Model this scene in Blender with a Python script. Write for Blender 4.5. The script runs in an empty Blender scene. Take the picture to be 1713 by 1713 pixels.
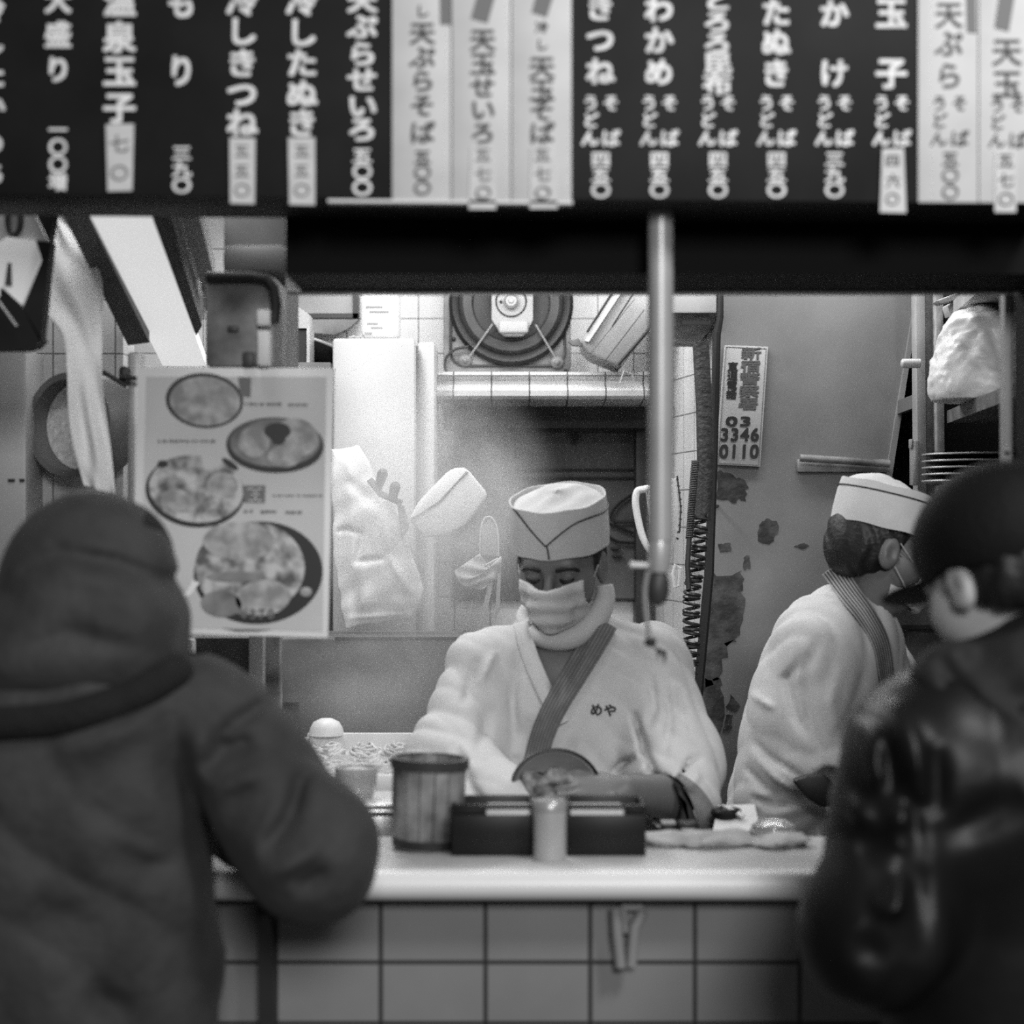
import bpy, bmesh, math, random
import numpy as np
from mathutils import Vector, Matrix, Euler
random.seed(7)
np.random.seed(7)
SC = bpy.context.scene
COL = SC.collection
# ------------------------------------------------------------------ camera, world, lights
HCAM = 1.53
FPX = 3000.0
PX0, PY0 = 856.5, 880.0          # principal column and horizon row of the 1713 px frame
cam_d = bpy.data.cameras.new('camera')
cam = bpy.data.objects.new('camera', cam_d); COL.objects.link(cam)
cam.location = (0, 0, HCAM); cam.rotation_euler = (math.pi / 2, 0, 0)
cam_d.sensor_width = 36; cam_d.lens = 36 * FPX / 1713
cam_d.shift_y = (PY0 - 856.5) / 1713
cam_d.clip_start = .05; cam_d.clip_end = 60
cam_d.dof.use_dof = True; cam_d.dof.focus_distance = 4.0; cam_d.dof.aperture_fstop = 2.5
SC.camera = cam
SC.view_settings.view_transform = 'Standard'; SC.view_settings.look = 'None'
SC.view_settings.exposure = 0.18; SC.view_settings.gamma = 1.0; SC.view_settings.use_curve_mapping = False
W = bpy.data.worlds.new('night_street'); SC.world = W; W.use_nodes = True
W.node_tree.nodes['Background'].inputs[0].default_value = (1, 1, 1, 1)
W.node_tree.nodes['Background'].inputs[1].default_value = .055

def area(name, loc, target, sx, sy, watts, spread=180):
    l = bpy.data.lights.new(name, 'AREA'); l.shape = 'RECTANGLE'; l.size = sx; l.size_y = sy; l.energy = watts
    l.spread = math.radians(spread)
    o = bpy.data.objects.new(name, l); COL.objects.link(o); o.location = loc
    d = Vector(target) - Vector(loc)
    o.rotation_euler = d.to_track_quat('-Z', 'Y').to_euler()
    return o
# kitchen ceiling tubes and added fill lights, above the sight line of the header
area('kitchen_tube_left', (-.48, 3.74, 2.37), (-.38, 3.70, 0), 1.0, .12, 12)
area('kitchen_tube_right', (.55, 3.95, 2.37), (.55, 3.9, 0), .9, .12, 7)
area('back_wall_fill', (-.12, 4.42, 2.38), (-.12, 4.75, 1.2), 1.2, .1, 6.5)  # unseen fill added to brighten the back wall and rim the hat
area('front_left_fill', (-.66, 2.70, 2.36), (-.60, 3.05, 1.5), .5, .08, 2.2)  # unseen fill added behind the board for lantern, cloth and switch box
area('cook_front_fill', (.1, 2.98, 2.33), (.05, 3.6, .9), 1.3, .08, 1.6)  # unseen fill added to lift the front of the middle cook's robe
# lamps of the alley behind and above the customers
area('street_lamp', (.5, -1.7, 2.75), (-.05, 2.5, 1.5), 1.0, .8, 80)
area('shop_sign_lamp', (1.35, .9, 3.3), (.55, 2.2, 1.2), .5, .5, 32)

# ------------------------------------------------------------------ helpers
def U(px, py, D):
    return Vector(((px - PX0) / FPX * D, D, HCAM - (py - PY0) / FPX * D))
def A(px, py, D):
    return np.array(U(px, py, D))
def m(px, D):
    return px / FPX * D

def mat(name, v, rough=.6, metal=0., noise=0., nscale=8., bump=0., bscale=60., coat=0., emit=0., alpha=1., v2=None, lo=.35, hi=.65, trans=0., sheen=0., spec=.5):
    M = bpy.data.materials.new(name); M.use_nodes = True
    N = M.node_tree.nodes; L = M.node_tree.links; b = N['Principled BSDF']
    b.inputs['Base Color'].default_value = (v, v, v, 1)
    b.inputs['Roughness'].default_value = rough; b.inputs['Metallic'].default_value = metal
    b.inputs['Coat Weight'].default_value = coat; b.inputs['Transmission Weight'].default_value = trans
    b.inputs['Sheen Weight'].default_value = sheen; b.inputs['Specular IOR Level'].default_value = spec
    if emit:
        b.inputs['Emission Color'].default_value = (1, 1, 1, 1); b.inputs['Emission Strength'].default_value = emit
    tc = N.new('ShaderNodeTexCoord')
    if noise or v2 is not None:
        n = N.new('ShaderNodeTexNoise'); n.inputs['Scale'].default_value = nscale; n.inputs['Detail'].default_value = 6
        L.new(tc.outputs['Object'], n.inputs['Vector'])
        r = N.new('ShaderNodeValToRGB'); r.color_ramp.elements[0].position = lo; r.color_ramp.elements[1].position = hi
        a, c = (v * (1 - noise), v * (1 + noise)) if v2 is None else (v, v2)
        r.color_ramp.elements[0].color = (a, a, a, 1); r.color_ramp.elements[1].color = (c, c, c, 1)
        L.new(n.outputs['Fac'], r.inputs['Fac']); L.new(r.outputs['Color'], b.inputs['Base Color'])
    if bump:
        n2 = N.new('ShaderNodeTexNoise'); n2.inputs['Scale'].default_value = bscale; n2.inputs['Detail'].default_value = 4
        L.new(tc.outputs['Object'], n2.inputs['Vector'])
        bp = N.new('ShaderNodeBump'); bp.inputs['Strength'].default_value = bump; bp.inputs['Distance'].default_value = .01
        L.new(n2.outputs['Fac'], bp.inputs['Height']); L.new(bp.outputs['Normal'], b.inputs['Normal'])
    return M

def tile_mat(name, v, grout, tw, th, off, mort=.004, rough=.25, axis='XZ', noise=.06):
    """square tiles; off = world position of one grout crossing"""
    M = bpy.data.materials.new(name); M.use_nodes = True
    N = M.node_tree.nodes; L = M.node_tree.links; b = N['Principled BSDF']; b.inputs['Roughness'].default_value = rough
    g = N.new('ShaderNodeNewGeometry'); s = N.new('ShaderNodeSeparateXYZ'); L.new(g.outputs['Position'], s.inputs[0])
    cmb = N.new('ShaderNodeCombineXYZ')
    for k, ax in enumerate(axis):
        su = N.new('ShaderNodeMath'); su.operation = 'SUBTRACT'; L.new(s.outputs[ax], su.inputs[0]); su.inputs[1].default_value = off[k] - 40 * (tw, th)[k]
        L.new(su.outputs[0], cmb.inputs[k])
    br = N.new('ShaderNodeTexBrick'); br.offset = 0; br.squash = 1
    L.new(cmb.outputs[0], br.inputs['Vector'])
    br.inputs['Scale'].default_value = 1; br.inputs['Brick Width'].default_value = tw; br.inputs['Row Height'].default_value = th
    br.inputs['Mortar Size'].default_value = mort / 2; br.inputs['Mortar Smooth'].default_value = .1; br.inputs['Bias'].default_value = 0
    br.inputs['Color1'].default_value = (v, v, v, 1); w = v * (1 + noise); br.inputs['Color2'].default_value = (w, w, w, 1)
    br.inputs['Mortar'].default_value = (grout,) * 3 + (1,)
    no = N.new('ShaderNodeTexNoise'); no.inputs['Scale'].default_value = 7; no.inputs['Detail'].default_value = 5; L.new(g.outputs['Position'], no.inputs['Vector'])
    mx = N.new('ShaderNodeMix'); mx.data_type = 'RGBA'; mx.blend_type = 'MULTIPLY'; mx.inputs[0].default_value = .35
    L.new(br.outputs['Color'], mx.inputs[6]); L.new(no.outputs['Fac'], mx.inputs[7]); L.new(mx.outputs[2], b.inputs['Base Color'])
    bp = N.new('ShaderNodeBump'); bp.inputs['Strength'].default_value = .6; bp.inputs['Distance'].default_value = .002; bp.invert = True
    L.new(br.outputs['Fac'], bp.inputs['Height']); L.new(bp.outputs['Normal'], b.inputs['Normal'])
    return M

ORG = {}
def _W(o):
    return ORG.get(o.name, Vector((0, 0, 0)))

class MB:
    def __init__(s):
        s.V = []; s.F = []; s.I = []
    def add(s, V, F, mi=0):
        b = len(s.V); s.V += [Vector(v) for v in V]; s.F += [[b + i for i in f] for f in F]; s.I += [mi] * len(F); return s
    def bm(s, bm, mi=0, M=None):
        bm.verts.index_update()
        V = [(M @ v.co if M else v.co.copy()) for v in bm.verts]; F = [[v.index for v in f.verts] for f in bm.faces]; bm.free()
        return s.add(V, F, mi)
    def box(s, c, sz, rot=(0, 0, 0), bev=0., seg=2, mi=0):
        bm = bmesh.new(); bmesh.ops.create_cube(bm, size=1)
        bmesh.ops.scale(bm, vec=sz, verts=bm.verts)
        if bev:
            bmesh.ops.bevel(bm, geom=bm.edges[:], offset=bev, segments=seg, affect='EDGES', profile=.5)
        return s.bm(bm, mi, Matrix.Translation(c) @ Euler(rot).to_matrix().to_4x4())
    def pbox(s, x0, y0, x1, y1, D, t, bev=0., mi=0, seg=2):
        """box whose front face fills those pixels at distance D and which is t deep"""
        a, b = U(x0, y0, D), U(x1, y1, D)
        return s.box(((a.x + b.x) / 2, D + t / 2, (a.z + b.z) / 2), (abs(b.x - a.x), t, abs(a.z - b.z)), bev=bev, mi=mi, seg=seg)
    def prism(s, pts, D, t, bev=0., mi=0):
        """polygon outline at distance D (a number, or one per corner), extruded t straight back"""
        Ds = D if isinstance(D, (list, tuple)) else [D] * len(pts)
        bm = bmesh.new()
        f = [bm.verts.new(U(x, y, d)) for (x, y), d in zip(pts, Ds)]; n = len(f)
        k = [bm.verts.new(v.co + Vector((0, t, 0))) for v in f]
        bm.faces.new(f); bm.faces.new(k[::-1])
        for i in range(n):
            bm.faces.new((f[i], k[i], k[(i + 1) % n], f[(i + 1) % n]))
        bmesh.ops.recalc_face_normals(bm, faces=bm.faces)
        if bev:
            bmesh.ops.bevel(bm, geom=bm.edges[:], offset=bev, segments=2, affect='EDGES', profile=.5)
        return s.bm(bm, mi)
    def hexa(s, front, vec, mi=0, bev=0.):
        bm = bmesh.new(); f = [bm.verts.new(p) for p in front]; k = [bm.verts.new(Vector(p) + Vector(vec)) for p in front]; n = len(f)
        bm.faces.new(f); bm.faces.new(k[::-1])
        for i in range(n):
            bm.faces.new((f[i], k[i], k[(i + 1) % n], f[(i + 1) % n]))
        bmesh.ops.recalc_face_normals(bm, faces=bm.faces)
        if bev:
            bmesh.ops.bevel(bm, geom=bm.edges[:], offset=bev, segments=2, affect='EDGES', profile=.5)
        return s.bm(bm, mi)
    def tube(s, P, r, n=12, cap=True, closed=False, mi=0, flat=None):
        P = [Vector(p) for p in P]; k = len(P); R = r if isinstance(r, (list, tuple)) else [r] * k
        V = []; prev = None
        for i in range(k):
            if closed: t = P[(i + 1) % k] - P[i - 1]
            else: t = P[min(i + 1, k - 1)] - P[max(i - 1, 0)]
            t.normalize()
            if prev is None:
                prev = t.orthogonal().normalized() if flat is None else (Vector(flat) - t * t.dot(Vector(flat))).normalized()
            else:
                prev = (prev - t * t.dot(prev)).normalized()
            bn = t.cross(prev)
            for j in range(n):
                a = 2 * math.pi * j / n
                V.append(P[i] + (prev * math.cos(a) + bn * math.sin(a)) * R[i])
        F = []
        for i in range(k if closed else k - 1):
            for j in range(n):
                i2 = (i + 1) % k
                F.append([i * n + j, i * n + (j + 1) % n, i2 * n + (j + 1) % n, i2 * n + j])
        if cap and not closed:
            F.append(list(range(n))[::-1]); F.append([(k - 1) * n + j for j in range(n)])
        return s.add(V, F, mi)
    def lathe(s, prof, n=40, M=None, mi=0, closed=False):
        V = []; F = []; k = len(prof)
        for (r, z) in prof:
            for j in range(n):
                a = 2 * math.pi * j / n; v = Vector((r * math.cos(a), r * math.sin(a), z)); V.append(M @ v if M else v)
        for i in range(k if closed else k - 1):
            i2 = (i + 1) % k
            for j in range(n):
                F.append([i * n + j, i * n + (j + 1) % n, i2 * n + (j + 1) % n, i2 * n + j])
        if not closed:
            F.append(list(range(n))[::-1]); F.append([(k - 1) * n + j for j in range(n)])
        return s.add(V, F, mi)
    def ell(s, c, r, rot=None, mi=0, seg=24):
        bm = bmesh.new(); bmesh.ops.create_uvsphere(bm, u_segments=seg, v_segments=seg // 2, radius=1)
        S = Matrix.Diagonal((r[0], r[1], r[2], 1)); M = Matrix.Translation(c) @ (rot.to_4x4() if rot else Matrix()) @ S
        return s.bm(bm, mi, M)
    def grid(s, G, mi=0, thick=0.):
        """open surface from a grid of points, given a real thickness away from the viewer when thick"""
        a = len(G); b = len(G[0]); V = [Vector(p) for row in G for p in row]; F = []
        for i in range(a - 1):
            for j in range(b - 1):
                F.append([i * b + j, i * b + j + 1, (i + 1) * b + j + 1, (i + 1) * b + j])
        if thick:
            n0 = len(V); V += [v + Vector((0, thick, 0)) for v in V]
            F += [[n0 + q for q in f[::-1]] for f in F]
            rim = [(i, 0) for i in range(a)] + [(a - 1, j) for j in range(1, b)] + [(i, b - 1) for i in range(a - 2, -1, -1)] + [(0, j) for j in range(b - 2, 0, -1)]
            ids = [i * b + j for i, j in rim]
            for q in range(len(ids)):
                x, y = ids[q], ids[(q + 1) % len(ids)]; F.append([x, y, y + n0, x + n0])
        return s.add(V, F, mi)
    def build(s, name, mats, parent=None, smooth=35, fix=True):
        mats = mats if isinstance(mats, (list, tuple)) else [mats]
        if parent is None:
            lo = Vector([min(v[i] for v in s.V) for i in range(3)]); hi = Vector([max(v[i] for v in s.V) for i in range(3)])
            org = Vector(((lo.x + hi.x) / 2, (lo.y + hi.y) / 2, lo.z))
        else: org = _W(parent)
        me = bpy.data.meshes.new(name); me.from_pydata([v - org for v in s.V], [], s.F)
        for q in mats: me.materials.append(q)
        me.polygons.foreach_set('material_index', s.I)
        if fix:
            bm = bmesh.new(); bm.from_mesh(me); bmesh.ops.recalc_face_normals(bm, faces=bm.faces); bm.to_mesh(me); bm.free()
        if smooth:
            me.polygons.foreach_set('use_smooth', [True] * len(me.polygons)); me.set_sharp_from_angle(angle=math.radians(smooth))
        o = bpy.data.objects.new(name, me); COL.objects.link(o)
        if parent is None: o.location = org
        else: o.parent = parent
        ORG[o.name] = org
        return o

def tag(o, label=None, cat=None, group=None, kind=None):
    if label: o['label'] = label
    if cat: o['category'] = cat
    if group: o['group'] = group
    if kind: o['kind'] = kind
    return o
def thing(name, label, cat, loc, group=None):
    o = bpy.data.objects.new(name, None); COL.objects.link(o); o.location = loc; o.empty_display_size = .05
    ORG[o.name] = Vector(loc); return tag(o, label, cat, group)
def struct(mb, name, M, smooth=35):
    return tag(mb.build(name, M, None, smooth), kind='structure')

# ------------------------------------------------------------------ lettering
_gl = {}
def glyph(ch, bold=.02):
    if (ch, bold) not in _gl:
        c = bpy.data.curves.new('g', 'FONT'); c.body = ch; c.offset = bold; c.extrude = .012; c.resolution_u = 3
        o = bpy.data.objects.new('g', c); COL.objects.link(o)
        bpy.context.view_layer.update()
        me = bpy.data.meshes.new_from_object(o.evaluated_get(bpy.context.evaluated_depsgraph_get()))
        V = np.array([v.co[:] for v in me.vertices]) if len(me.vertices) else np.zeros((0, 3)); F = [list(p.vertices) for p in me.polygons]
        bpy.data.objects.remove(o); bpy.data.meshes.remove(me); bpy.data.curves.remove(c)
        if ord(ch) < 256 and len(V): V[:, 0] += .5 - (V[:, 0].min() + V[:, 0].max()) / 2
        _gl[(ch, bold)] = (V, F)
    return _gl[(ch, bold)]
def letters(items, D, bold=.02, shear=0., off=.0015):
    """items: (char, px, py, width_px, height_px); flat painted characters facing the street at distance D"""
    mb = MB()
    for ch, px, py, w, h in items:
        V0, F0 = glyph(ch, 0)
        if not len(V0): continue
        n0 = len(V0); sh_ = [(0, 0), (bold, bold), (-bold, bold), (bold, -bold), (-bold, -bold)] if bold else [(0, 0)]
        V = np.concatenate([V0 + np.array([a, b, .004 * q]) for q, (a, b) in enumerate(sh_)])
        F = [[v + n0 * q for v in f] for q in range(len(sh_)) for f in F0]
        c = U(px, py, D - off); k = D / FPX
        X = (V[:, 0] - .5) * w * k; Z = (V[:, 1] - .38) * h * k
        X = X + Z * shear
        mb.add([Vector((c.x + x, c.y - z * .02, c.z + y)) for x, y, z in zip(X, Z, V[:, 2])], F)
    return mb

# ------------------------------------------------------------------ signed distance bodies
def smin(a, b, k):
    h = np.clip(.5 + .5 * (b - a) / k, 0, 1)
    return b * (1 - h) + a * h - k * h * (1 - h)
def f_cap(p, a, b, ra, rb):
    pa = p - a; ba = b - a; t = np.clip(pa @ ba / (ba @ ba), 0, 1)
    return np.linalg.norm(pa - t[:, None] * ba, axis=1) - (ra + (rb - ra) * t)
def f_ell(p, c, r, R=None):
    q = p - c
    if R is not None: q = q @ R
    r = np.array(r); k0 = np.linalg.norm(q / r, axis=1); k1 = np.linalg.norm(q / r ** 2, axis=1)
    return k0 * (k0 - 1) / np.maximum(k1, 1e-9)
def cap(a, b, ra, rb=None):
    a = np.array(a, float); b = np.array(b, float); rb = ra if rb is None else rb
    return lambda p: f_cap(p, a, b, ra, rb)
def ell(c, r, R=None):
    c = np.array(c, float); return lambda p: f_ell(p, c, r, R)
def union(fs, k):
    def f(p):
        d = fs[0](p)
        for g in fs[1:]: d = smin(d, g(p), k)
        return d
    return f
def seg2(p, a, b):
    """distance in the upright X-Z plane to a line"""
    q = p[:, [0, 2]]; a = np.array([a[0], a[2]]); b = np.array([b[0], b[2]]); ba = b - a
    t = np.clip((q - a) @ ba / max(ba @ ba, 1e-9), 0, 1); return np.linalg.norm(q - a - t[:, None] * ba, axis=1), t
def creases(f, lines):
    """lines: (list of world points, width, depth, ymax): grooves (depth>0) or ridges (<0) running over a cloth"""
    def g(p):
        d = f(p); add = np.zeros(len(p))
        for pts, w, a, ymax in lines:
            best = np.full(len(p), 9.); par = np.zeros(len(p)); ls = [np.linalg.norm(pts[i + 1] - pts[i]) for i in range(len(pts) - 1)]; tot = sum(ls); acc = 0.
            for i in range(len(pts) - 1):
                q, t = seg2(p, pts[i], pts[i + 1]); c = q < best
                best[c] = q[c]; par[c] = (acc + t[c] * ls[i]) / tot; acc += ls[i]
            add += a * np.exp(-(best / w) ** 2) * np.sin(np.pi * par) ** .7 / (1 + np.exp(np.clip((p[:, 1] - ymax) / .02, -30, 30)))
        return d + add
    return g
def folds(f, amp, freq, ang, seed=0):
    """soft cloth folds running across the direction ang (in the upright plane)"""
    rs = np.random.RandomState(seed); ph = rs.uniform(0, 6.3, 5)
    def g(p):
        u = p[:, 0] * math.cos(ang) + p[:, 2] * math.sin(ang) + .5 * p[:, 1]; v = -p[:, 0] * math.sin(ang) + p[:, 2] * math.cos(ang)
        s_ = np.abs(np.sin(freq * u + 1.6 * np.sin(7 * v + ph[0]) + .9 * np.sin(15 * v + 6 * u + ph[1])))
        md = .5 + .5 * np.sin(9 * v + 7 * u + ph[2]) * np.sin(5 * v - 11 * u + ph[3])
        return f(p) + amp * md * (.6 - s_ ** .8)
    return g
def ripples(f, amp, sc, seed=0, n=7):
    rs = np.random.RandomState(seed); K = rs.normal(size=(n, 3)) * sc; ph = rs.uniform(0, 6.3, n)
    def g(p):
        s = sum(np.sin(p @ K[i] + ph[i] + 1.5 * np.sin(p @ K[(i + 1) % n] * .5)) for i in range(n)) / n
        return f(p) + amp * s
    return g

def nets(f, lo, hi, h, newton=2):
    lo = np.array(lo, float); hi = np.array(hi, float); n = np.ceil((hi - lo) / h).astype(int) + 1
    ax = [lo[i] + h * np.arange(n[i]) for i in range(3)]
    st = 4
    cx = [a[::st] for a in ax]
    G = np.stack(np.meshgrid(*cx, indexing='ij'), -1); cf = f(G.reshape(-1, 3)).reshape(G.shape[:3])
    idx = [np.minimum(np.round(np.arange(n[i]) / st).astype(int), len(cx[i]) - 1) for i in range(3)]
    full = cf[np.ix_(*idx)].copy()
    near = np.abs(full) < h * st * 1.35
    ii = np.argwhere(near)
    P = lo + ii * h
    out = np.empty(len(P))
    for s in range(0, len(P), 200000): out[s:s + 200000] = f(P[s:s + 200000])
    full[near] = out
    s = full < 0
    c = np.zeros(tuple(n - 1), int)
    sh = [(a, b, d) for a in (0, 1) for b in (0, 1) for d in (0, 1)]
    sl = lambda q, k: slice(q, n[k] - 1 + q)
    for a, b, d in sh: c += s[sl(a, 0), sl(b, 1), sl(d, 2)]
    act = (c > 0) & (c < 8); cells = np.argwhere(act); num = -np.ones(act.shape, int); num[act] = np.arange(len(cells))
    acc = np.zeros((len(cells), 3)); cnt = np.zeros(len(cells))
    for a in sh:
        for k in range(3):
            if a[k]: continue
            b = list(a); b[k] = 1
            va = full[tuple((cells + a).T)]; vb = full[tuple((cells + b).T)]
            x = (va < 0) != (vb < 0); t = np.where(x, va / np.where(x, va - vb, 1), 0)
            pt = cells + np.array(a, float); pt[:, k] += t
            acc[x] += pt[x]; cnt[x] += 1
    V = lo + acc / cnt[:, None] * h
    F = []
    for k in range(3):
        u, v = (k + 1) % 3, (k + 2) % 3
        s0 = np.take(s, range(0, n[k] - 1), k); s1 = np.take(s, range(1, n[k]), k)
        e = np.argwhere(s0 != s1)
        e = e[(e[:, u] > 0) & (e[:, v] > 0) & (e[:, u] < n[u] - 1) & (e[:, v] < n[v] - 1)]
        fl = s0[tuple(e.T)]
        q = []
        for du, dv in ((-1, -1), (0, -1), (0, 0), (-1, 0)):
            x = e.copy(); x[:, u] += du; x[:, v] += dv; q.append(num[tuple(x.T)])
        q = np.stack(q, 1); q[~fl] = q[~fl][:, ::-1]; F.append(q)
    F = np.concatenate(F)
    e = h * .3
    for _ in range(newton):
        d = f(V); g = np.stack([(f(V + np.eye(3)[i] * e) - f(V - np.eye(3)[i] * e)) / (2 * e) for i in range(3)], 1)
        stp = (d / np.maximum((g ** 2).sum(1), .3))[:, None] * g
        V = V - np.clip(stp, -h * .6, h * .6)
    return V, F
def sdf_obj(name, f, lo, hi, h, M, parent=None, newton=2):
    V, F = nets(f, lo, hi, h, newton)
    mb = MB(); mb.V = [Vector(v) for v in V]; mb.F = F.tolist(); mb.I = [0] * len(F)
    return mb.build(name, M, parent, smooth=180, fix=False)
def drop(f, px, py, D0=1.5, lift=.002):
    """point of a body's surface on the line of sight through a pixel, lifted off it"""
    o = np.array([0, 0, HCAM]); d = A(px, py, 1.0) - o; t = D0
    for _ in range(160):
        v = float(f((o + d * t)[None])[0]) - lift
        if v < 2e-4: break
        t += v * .7
        if t > 8: break
    return Vector(o + d * t)
def along(pts, n):
    """n points along a smooth curve through pts (tuples of any length)"""
    P = np.array(pts, float); k = len(P); out = []
    for i in range(n):
        x = i / (n - 1) * (k - 1); j = min(int(x), k - 2); t = x - j
        p0, p1, p2, p3 = P[max(j - 1, 0)], P[j], P[j + 1], P[min(j + 2, k - 1)]
        out.append(.5 * ((2 * p1) + (p2 - p0) * t + (2 * p0 - 5 * p1 + 4 * p2 - p3) * t ** 2 + (-p0 + 3 * p1 - 3 * p2 + p3) * t ** 3))
    return out
def drape(left, right, D, nu=40, nv=60, fold=.01, nf=4, thick=.004, bulge=0., seed=1, wob=.004):
    """hanging cloth between two edge curves given in pixels at distance D"""
    rs = np.random.RandomState(seed); ph = rs.uniform(0, 6.3, 6)
    Lc = along(left, nv); Rc = along(right, nv); G = []
    for i in range(nv):
        v = i / (nv - 1); row = []
        for j in range(nu):
            u = j / (nu - 1); p = np.array(Lc[i]) * (1 - u) + np.array(Rc[i]) * u
            d = fold * (.35 + .65 * v) * math.sin(2 * math.pi * nf * u + ph[0] + 1.3 * math.sin(2.2 * v + ph[1])) \
                + wob * math.sin(9 * v + 5 * u + ph[2]) + wob * math.sin(17 * v - 11 * u + ph[3]) - bulge * math.sin(math.pi * u) * math.sin(math.pi * min(1, v * 1.05)) ** .6
            q = U(p[0], p[1], D); q.y += d; row.append(q)
        G.append(row)
    return MB().grid(G, thick=thick)
# ------------------------------------------------------------------ materials
m_black = mat('black_board', .010, .6, noise=.3, spec=.2)
m_strip = mat('cream_plate', .58, .5, noise=.06, nscale=14)
m_ink_w = mat('white_paint', .78, .6, noise=.12, nscale=30)
m_ink_b = mat('black_ink', .02, .5)
m_ink_g = mat('grey_ink', .16, .6)
m_stick = mat('paper_sticker', .62, .7, noise=.06, nscale=40)
m_header = mat('black_shutter_box', .004, .7, spec=.12)
m_dark = mat('dark_steel', .035, .5, noise=.3)
m_steel = mat('brushed_steel', .42, .34, metal=.85, noise=.12, nscale=30, bump=.05, bscale=200)
m_alu = mat('aluminium', .45, .4, metal=.5, noise=.1)
m_greysteel = mat('stained_stainless', .22, .5, metal=.2, nscale=4.5, v2=.06, lo=.3, hi=.7)
m_white = mat('white_enamel', .45, .4, noise=.04)
m_whitepl = mat('white_plastic', .70, .45, noise=.05)
m_cloth = mat('white_cotton', .56, .9, noise=.04, nscale=30, bump=.12, bscale=320)
m_towel = mat('white_towel', .78, .95, noise=.06, nscale=9, bump=.2, bscale=260)
m_plasticbag = mat('white_plastic_bag', .72, .35, noise=.04)
m_wood = mat('aged_wood', .11, .5, nscale=9, v2=.035, lo=.35, hi=.7, bump=.15, bscale=40)
m_wood2 = mat('pale_wood', .14, .55, nscale=9, v2=.10)
m_rubber = mat('black_rubber', .015, .55)
m_gloss = mat('black_lacquer', .008, .4, spec=.3)
m_paper = mat('paper', .66, .75, noise=.05)
m_greybox = mat('grey_painted_metal', .06, .5, nscale=14, v2=.32, lo=.3, hi=.7)
m_greymid = mat('mid_grey_plastic', .27, .5, noise=.1)
m_panel = mat('worn_painted_steel', .215, .55, nscale=5, v2=.14, lo=.3, hi=.75, bump=.08, bscale=14)
m_patch = mat('bare_patch', .022, .7, nscale=22, v2=.11, lo=.42, hi=.75, bump=.3, bscale=60)
m_skin = mat('skin', .145, .5, noise=.06, nscale=12)
m_skin_lit = mat('skin_lit', .42, .5, noise=.06, nscale=12)  # brighter skin copy; the shop light on the cheek is in its colour
m_hair = mat('dark_hair', .007, .5, bump=.25, bscale=90)
m_stripe = mat('lapel_stripe_pale', .34, .85); m_stripe2 = mat('lapel_stripe_dark', .06, .85)
m_lapel = mat('grey_lapel', .17, .9, noise=.15, nscale=60)
m_coat = mat('matte_coat', .042, .75, noise=.25, nscale=14, bump=.35, bscale=45, sheen=.05, spec=.3)
m_hood = mat('hood_cloth', .014, .7, noise=.25, nscale=14, bump=.3, bscale=50, spec=.3)
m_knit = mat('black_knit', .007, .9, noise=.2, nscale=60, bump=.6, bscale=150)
m_leather = mat('black_leather', .007, .42, noise=.2, nscale=10, bump=.2, bscale=14, spec=.26)
m_capm = mat('black_cap_cloth', .005, .7, spec=.2, bump=.25, bscale=120)
m_trouser = mat('dark_trousers', .02, .85)
m_noodle = mat('noodle', .55, .6, noise=.15, nscale=30)
m_food = mat('fried_food', .30, .6, nscale=55, v2=.07, bump=.6, bscale=60)
m_glass = mat('smoky_glass', .62, .12, trans=.6)
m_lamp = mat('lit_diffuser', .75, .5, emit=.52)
m_print = mat('poster_paper', .58, .55, noise=.07, nscale=6)
m_pwhite = mat('poster_border', .84, .5)
m_pdark = mat('printed_black', .02, .5)
m_pgrey = mat('printed_grey', .16, .6)
m_pnood = mat('printed_noodles', .52, .6, nscale=38, v2=.25, lo=.36, hi=.62)
m_pnood2 = mat('printed_toppings', .58, .6, nscale=30, v2=.10, lo=.42, hi=.62)
m_pgrey2 = mat('printed_soup', .12, .6, nscale=20, v2=.30)
m_plate = mat('black_tray', .012, .2)

# ------------------------------------------------------------------ setting
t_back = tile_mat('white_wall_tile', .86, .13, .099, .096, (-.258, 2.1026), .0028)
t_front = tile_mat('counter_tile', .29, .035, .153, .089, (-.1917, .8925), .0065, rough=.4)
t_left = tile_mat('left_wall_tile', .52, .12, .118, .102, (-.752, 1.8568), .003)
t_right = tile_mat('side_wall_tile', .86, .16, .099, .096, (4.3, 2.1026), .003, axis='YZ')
mb = MB(); mb.box((0, 3, -.05), (6, 9, .1)); struct(mb, 'floor', mat('wet_concrete', .06, .4, noise=.3, nscale=3))
mb = MB(); mb.box((-.2, 5.0, 1.25), (2.6, .1, 2.5)); struct(mb, 'wall_back', t_back)
mb = MB(); mb.box((0, 3.9, 2.47), (3.6, 2.4, .1)); struct(mb, 'ceiling', mat('ceiling_paint', .45, .7))
mb = MB(); mb.hexa([U(-160, 470, 3.4), U(206, 470, 3.4), Vector((m(206 - PX0, 3.4), 3.4, 0)), Vector((m(-160 - PX0, 3.4), 3.4, 0))], (0, .1, 0))
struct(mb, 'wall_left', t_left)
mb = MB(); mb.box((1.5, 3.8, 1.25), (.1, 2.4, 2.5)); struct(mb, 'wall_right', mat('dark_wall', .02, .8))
# tiled return beside the pass-through, running back from the grey panel to the back wall
a0, a1 = U(1086, 880, 4.94), U(1207, 880, 4.27)
mb = MB(); mb.hexa([(a0.x, a0.y, 0), (a1.x, a1.y, 0), (a1.x, a1.y, 2.42), (a0.x, a0.y, 2.42)], (.05, .03, 0)); struct(mb, 'wall_side', t_right)
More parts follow.
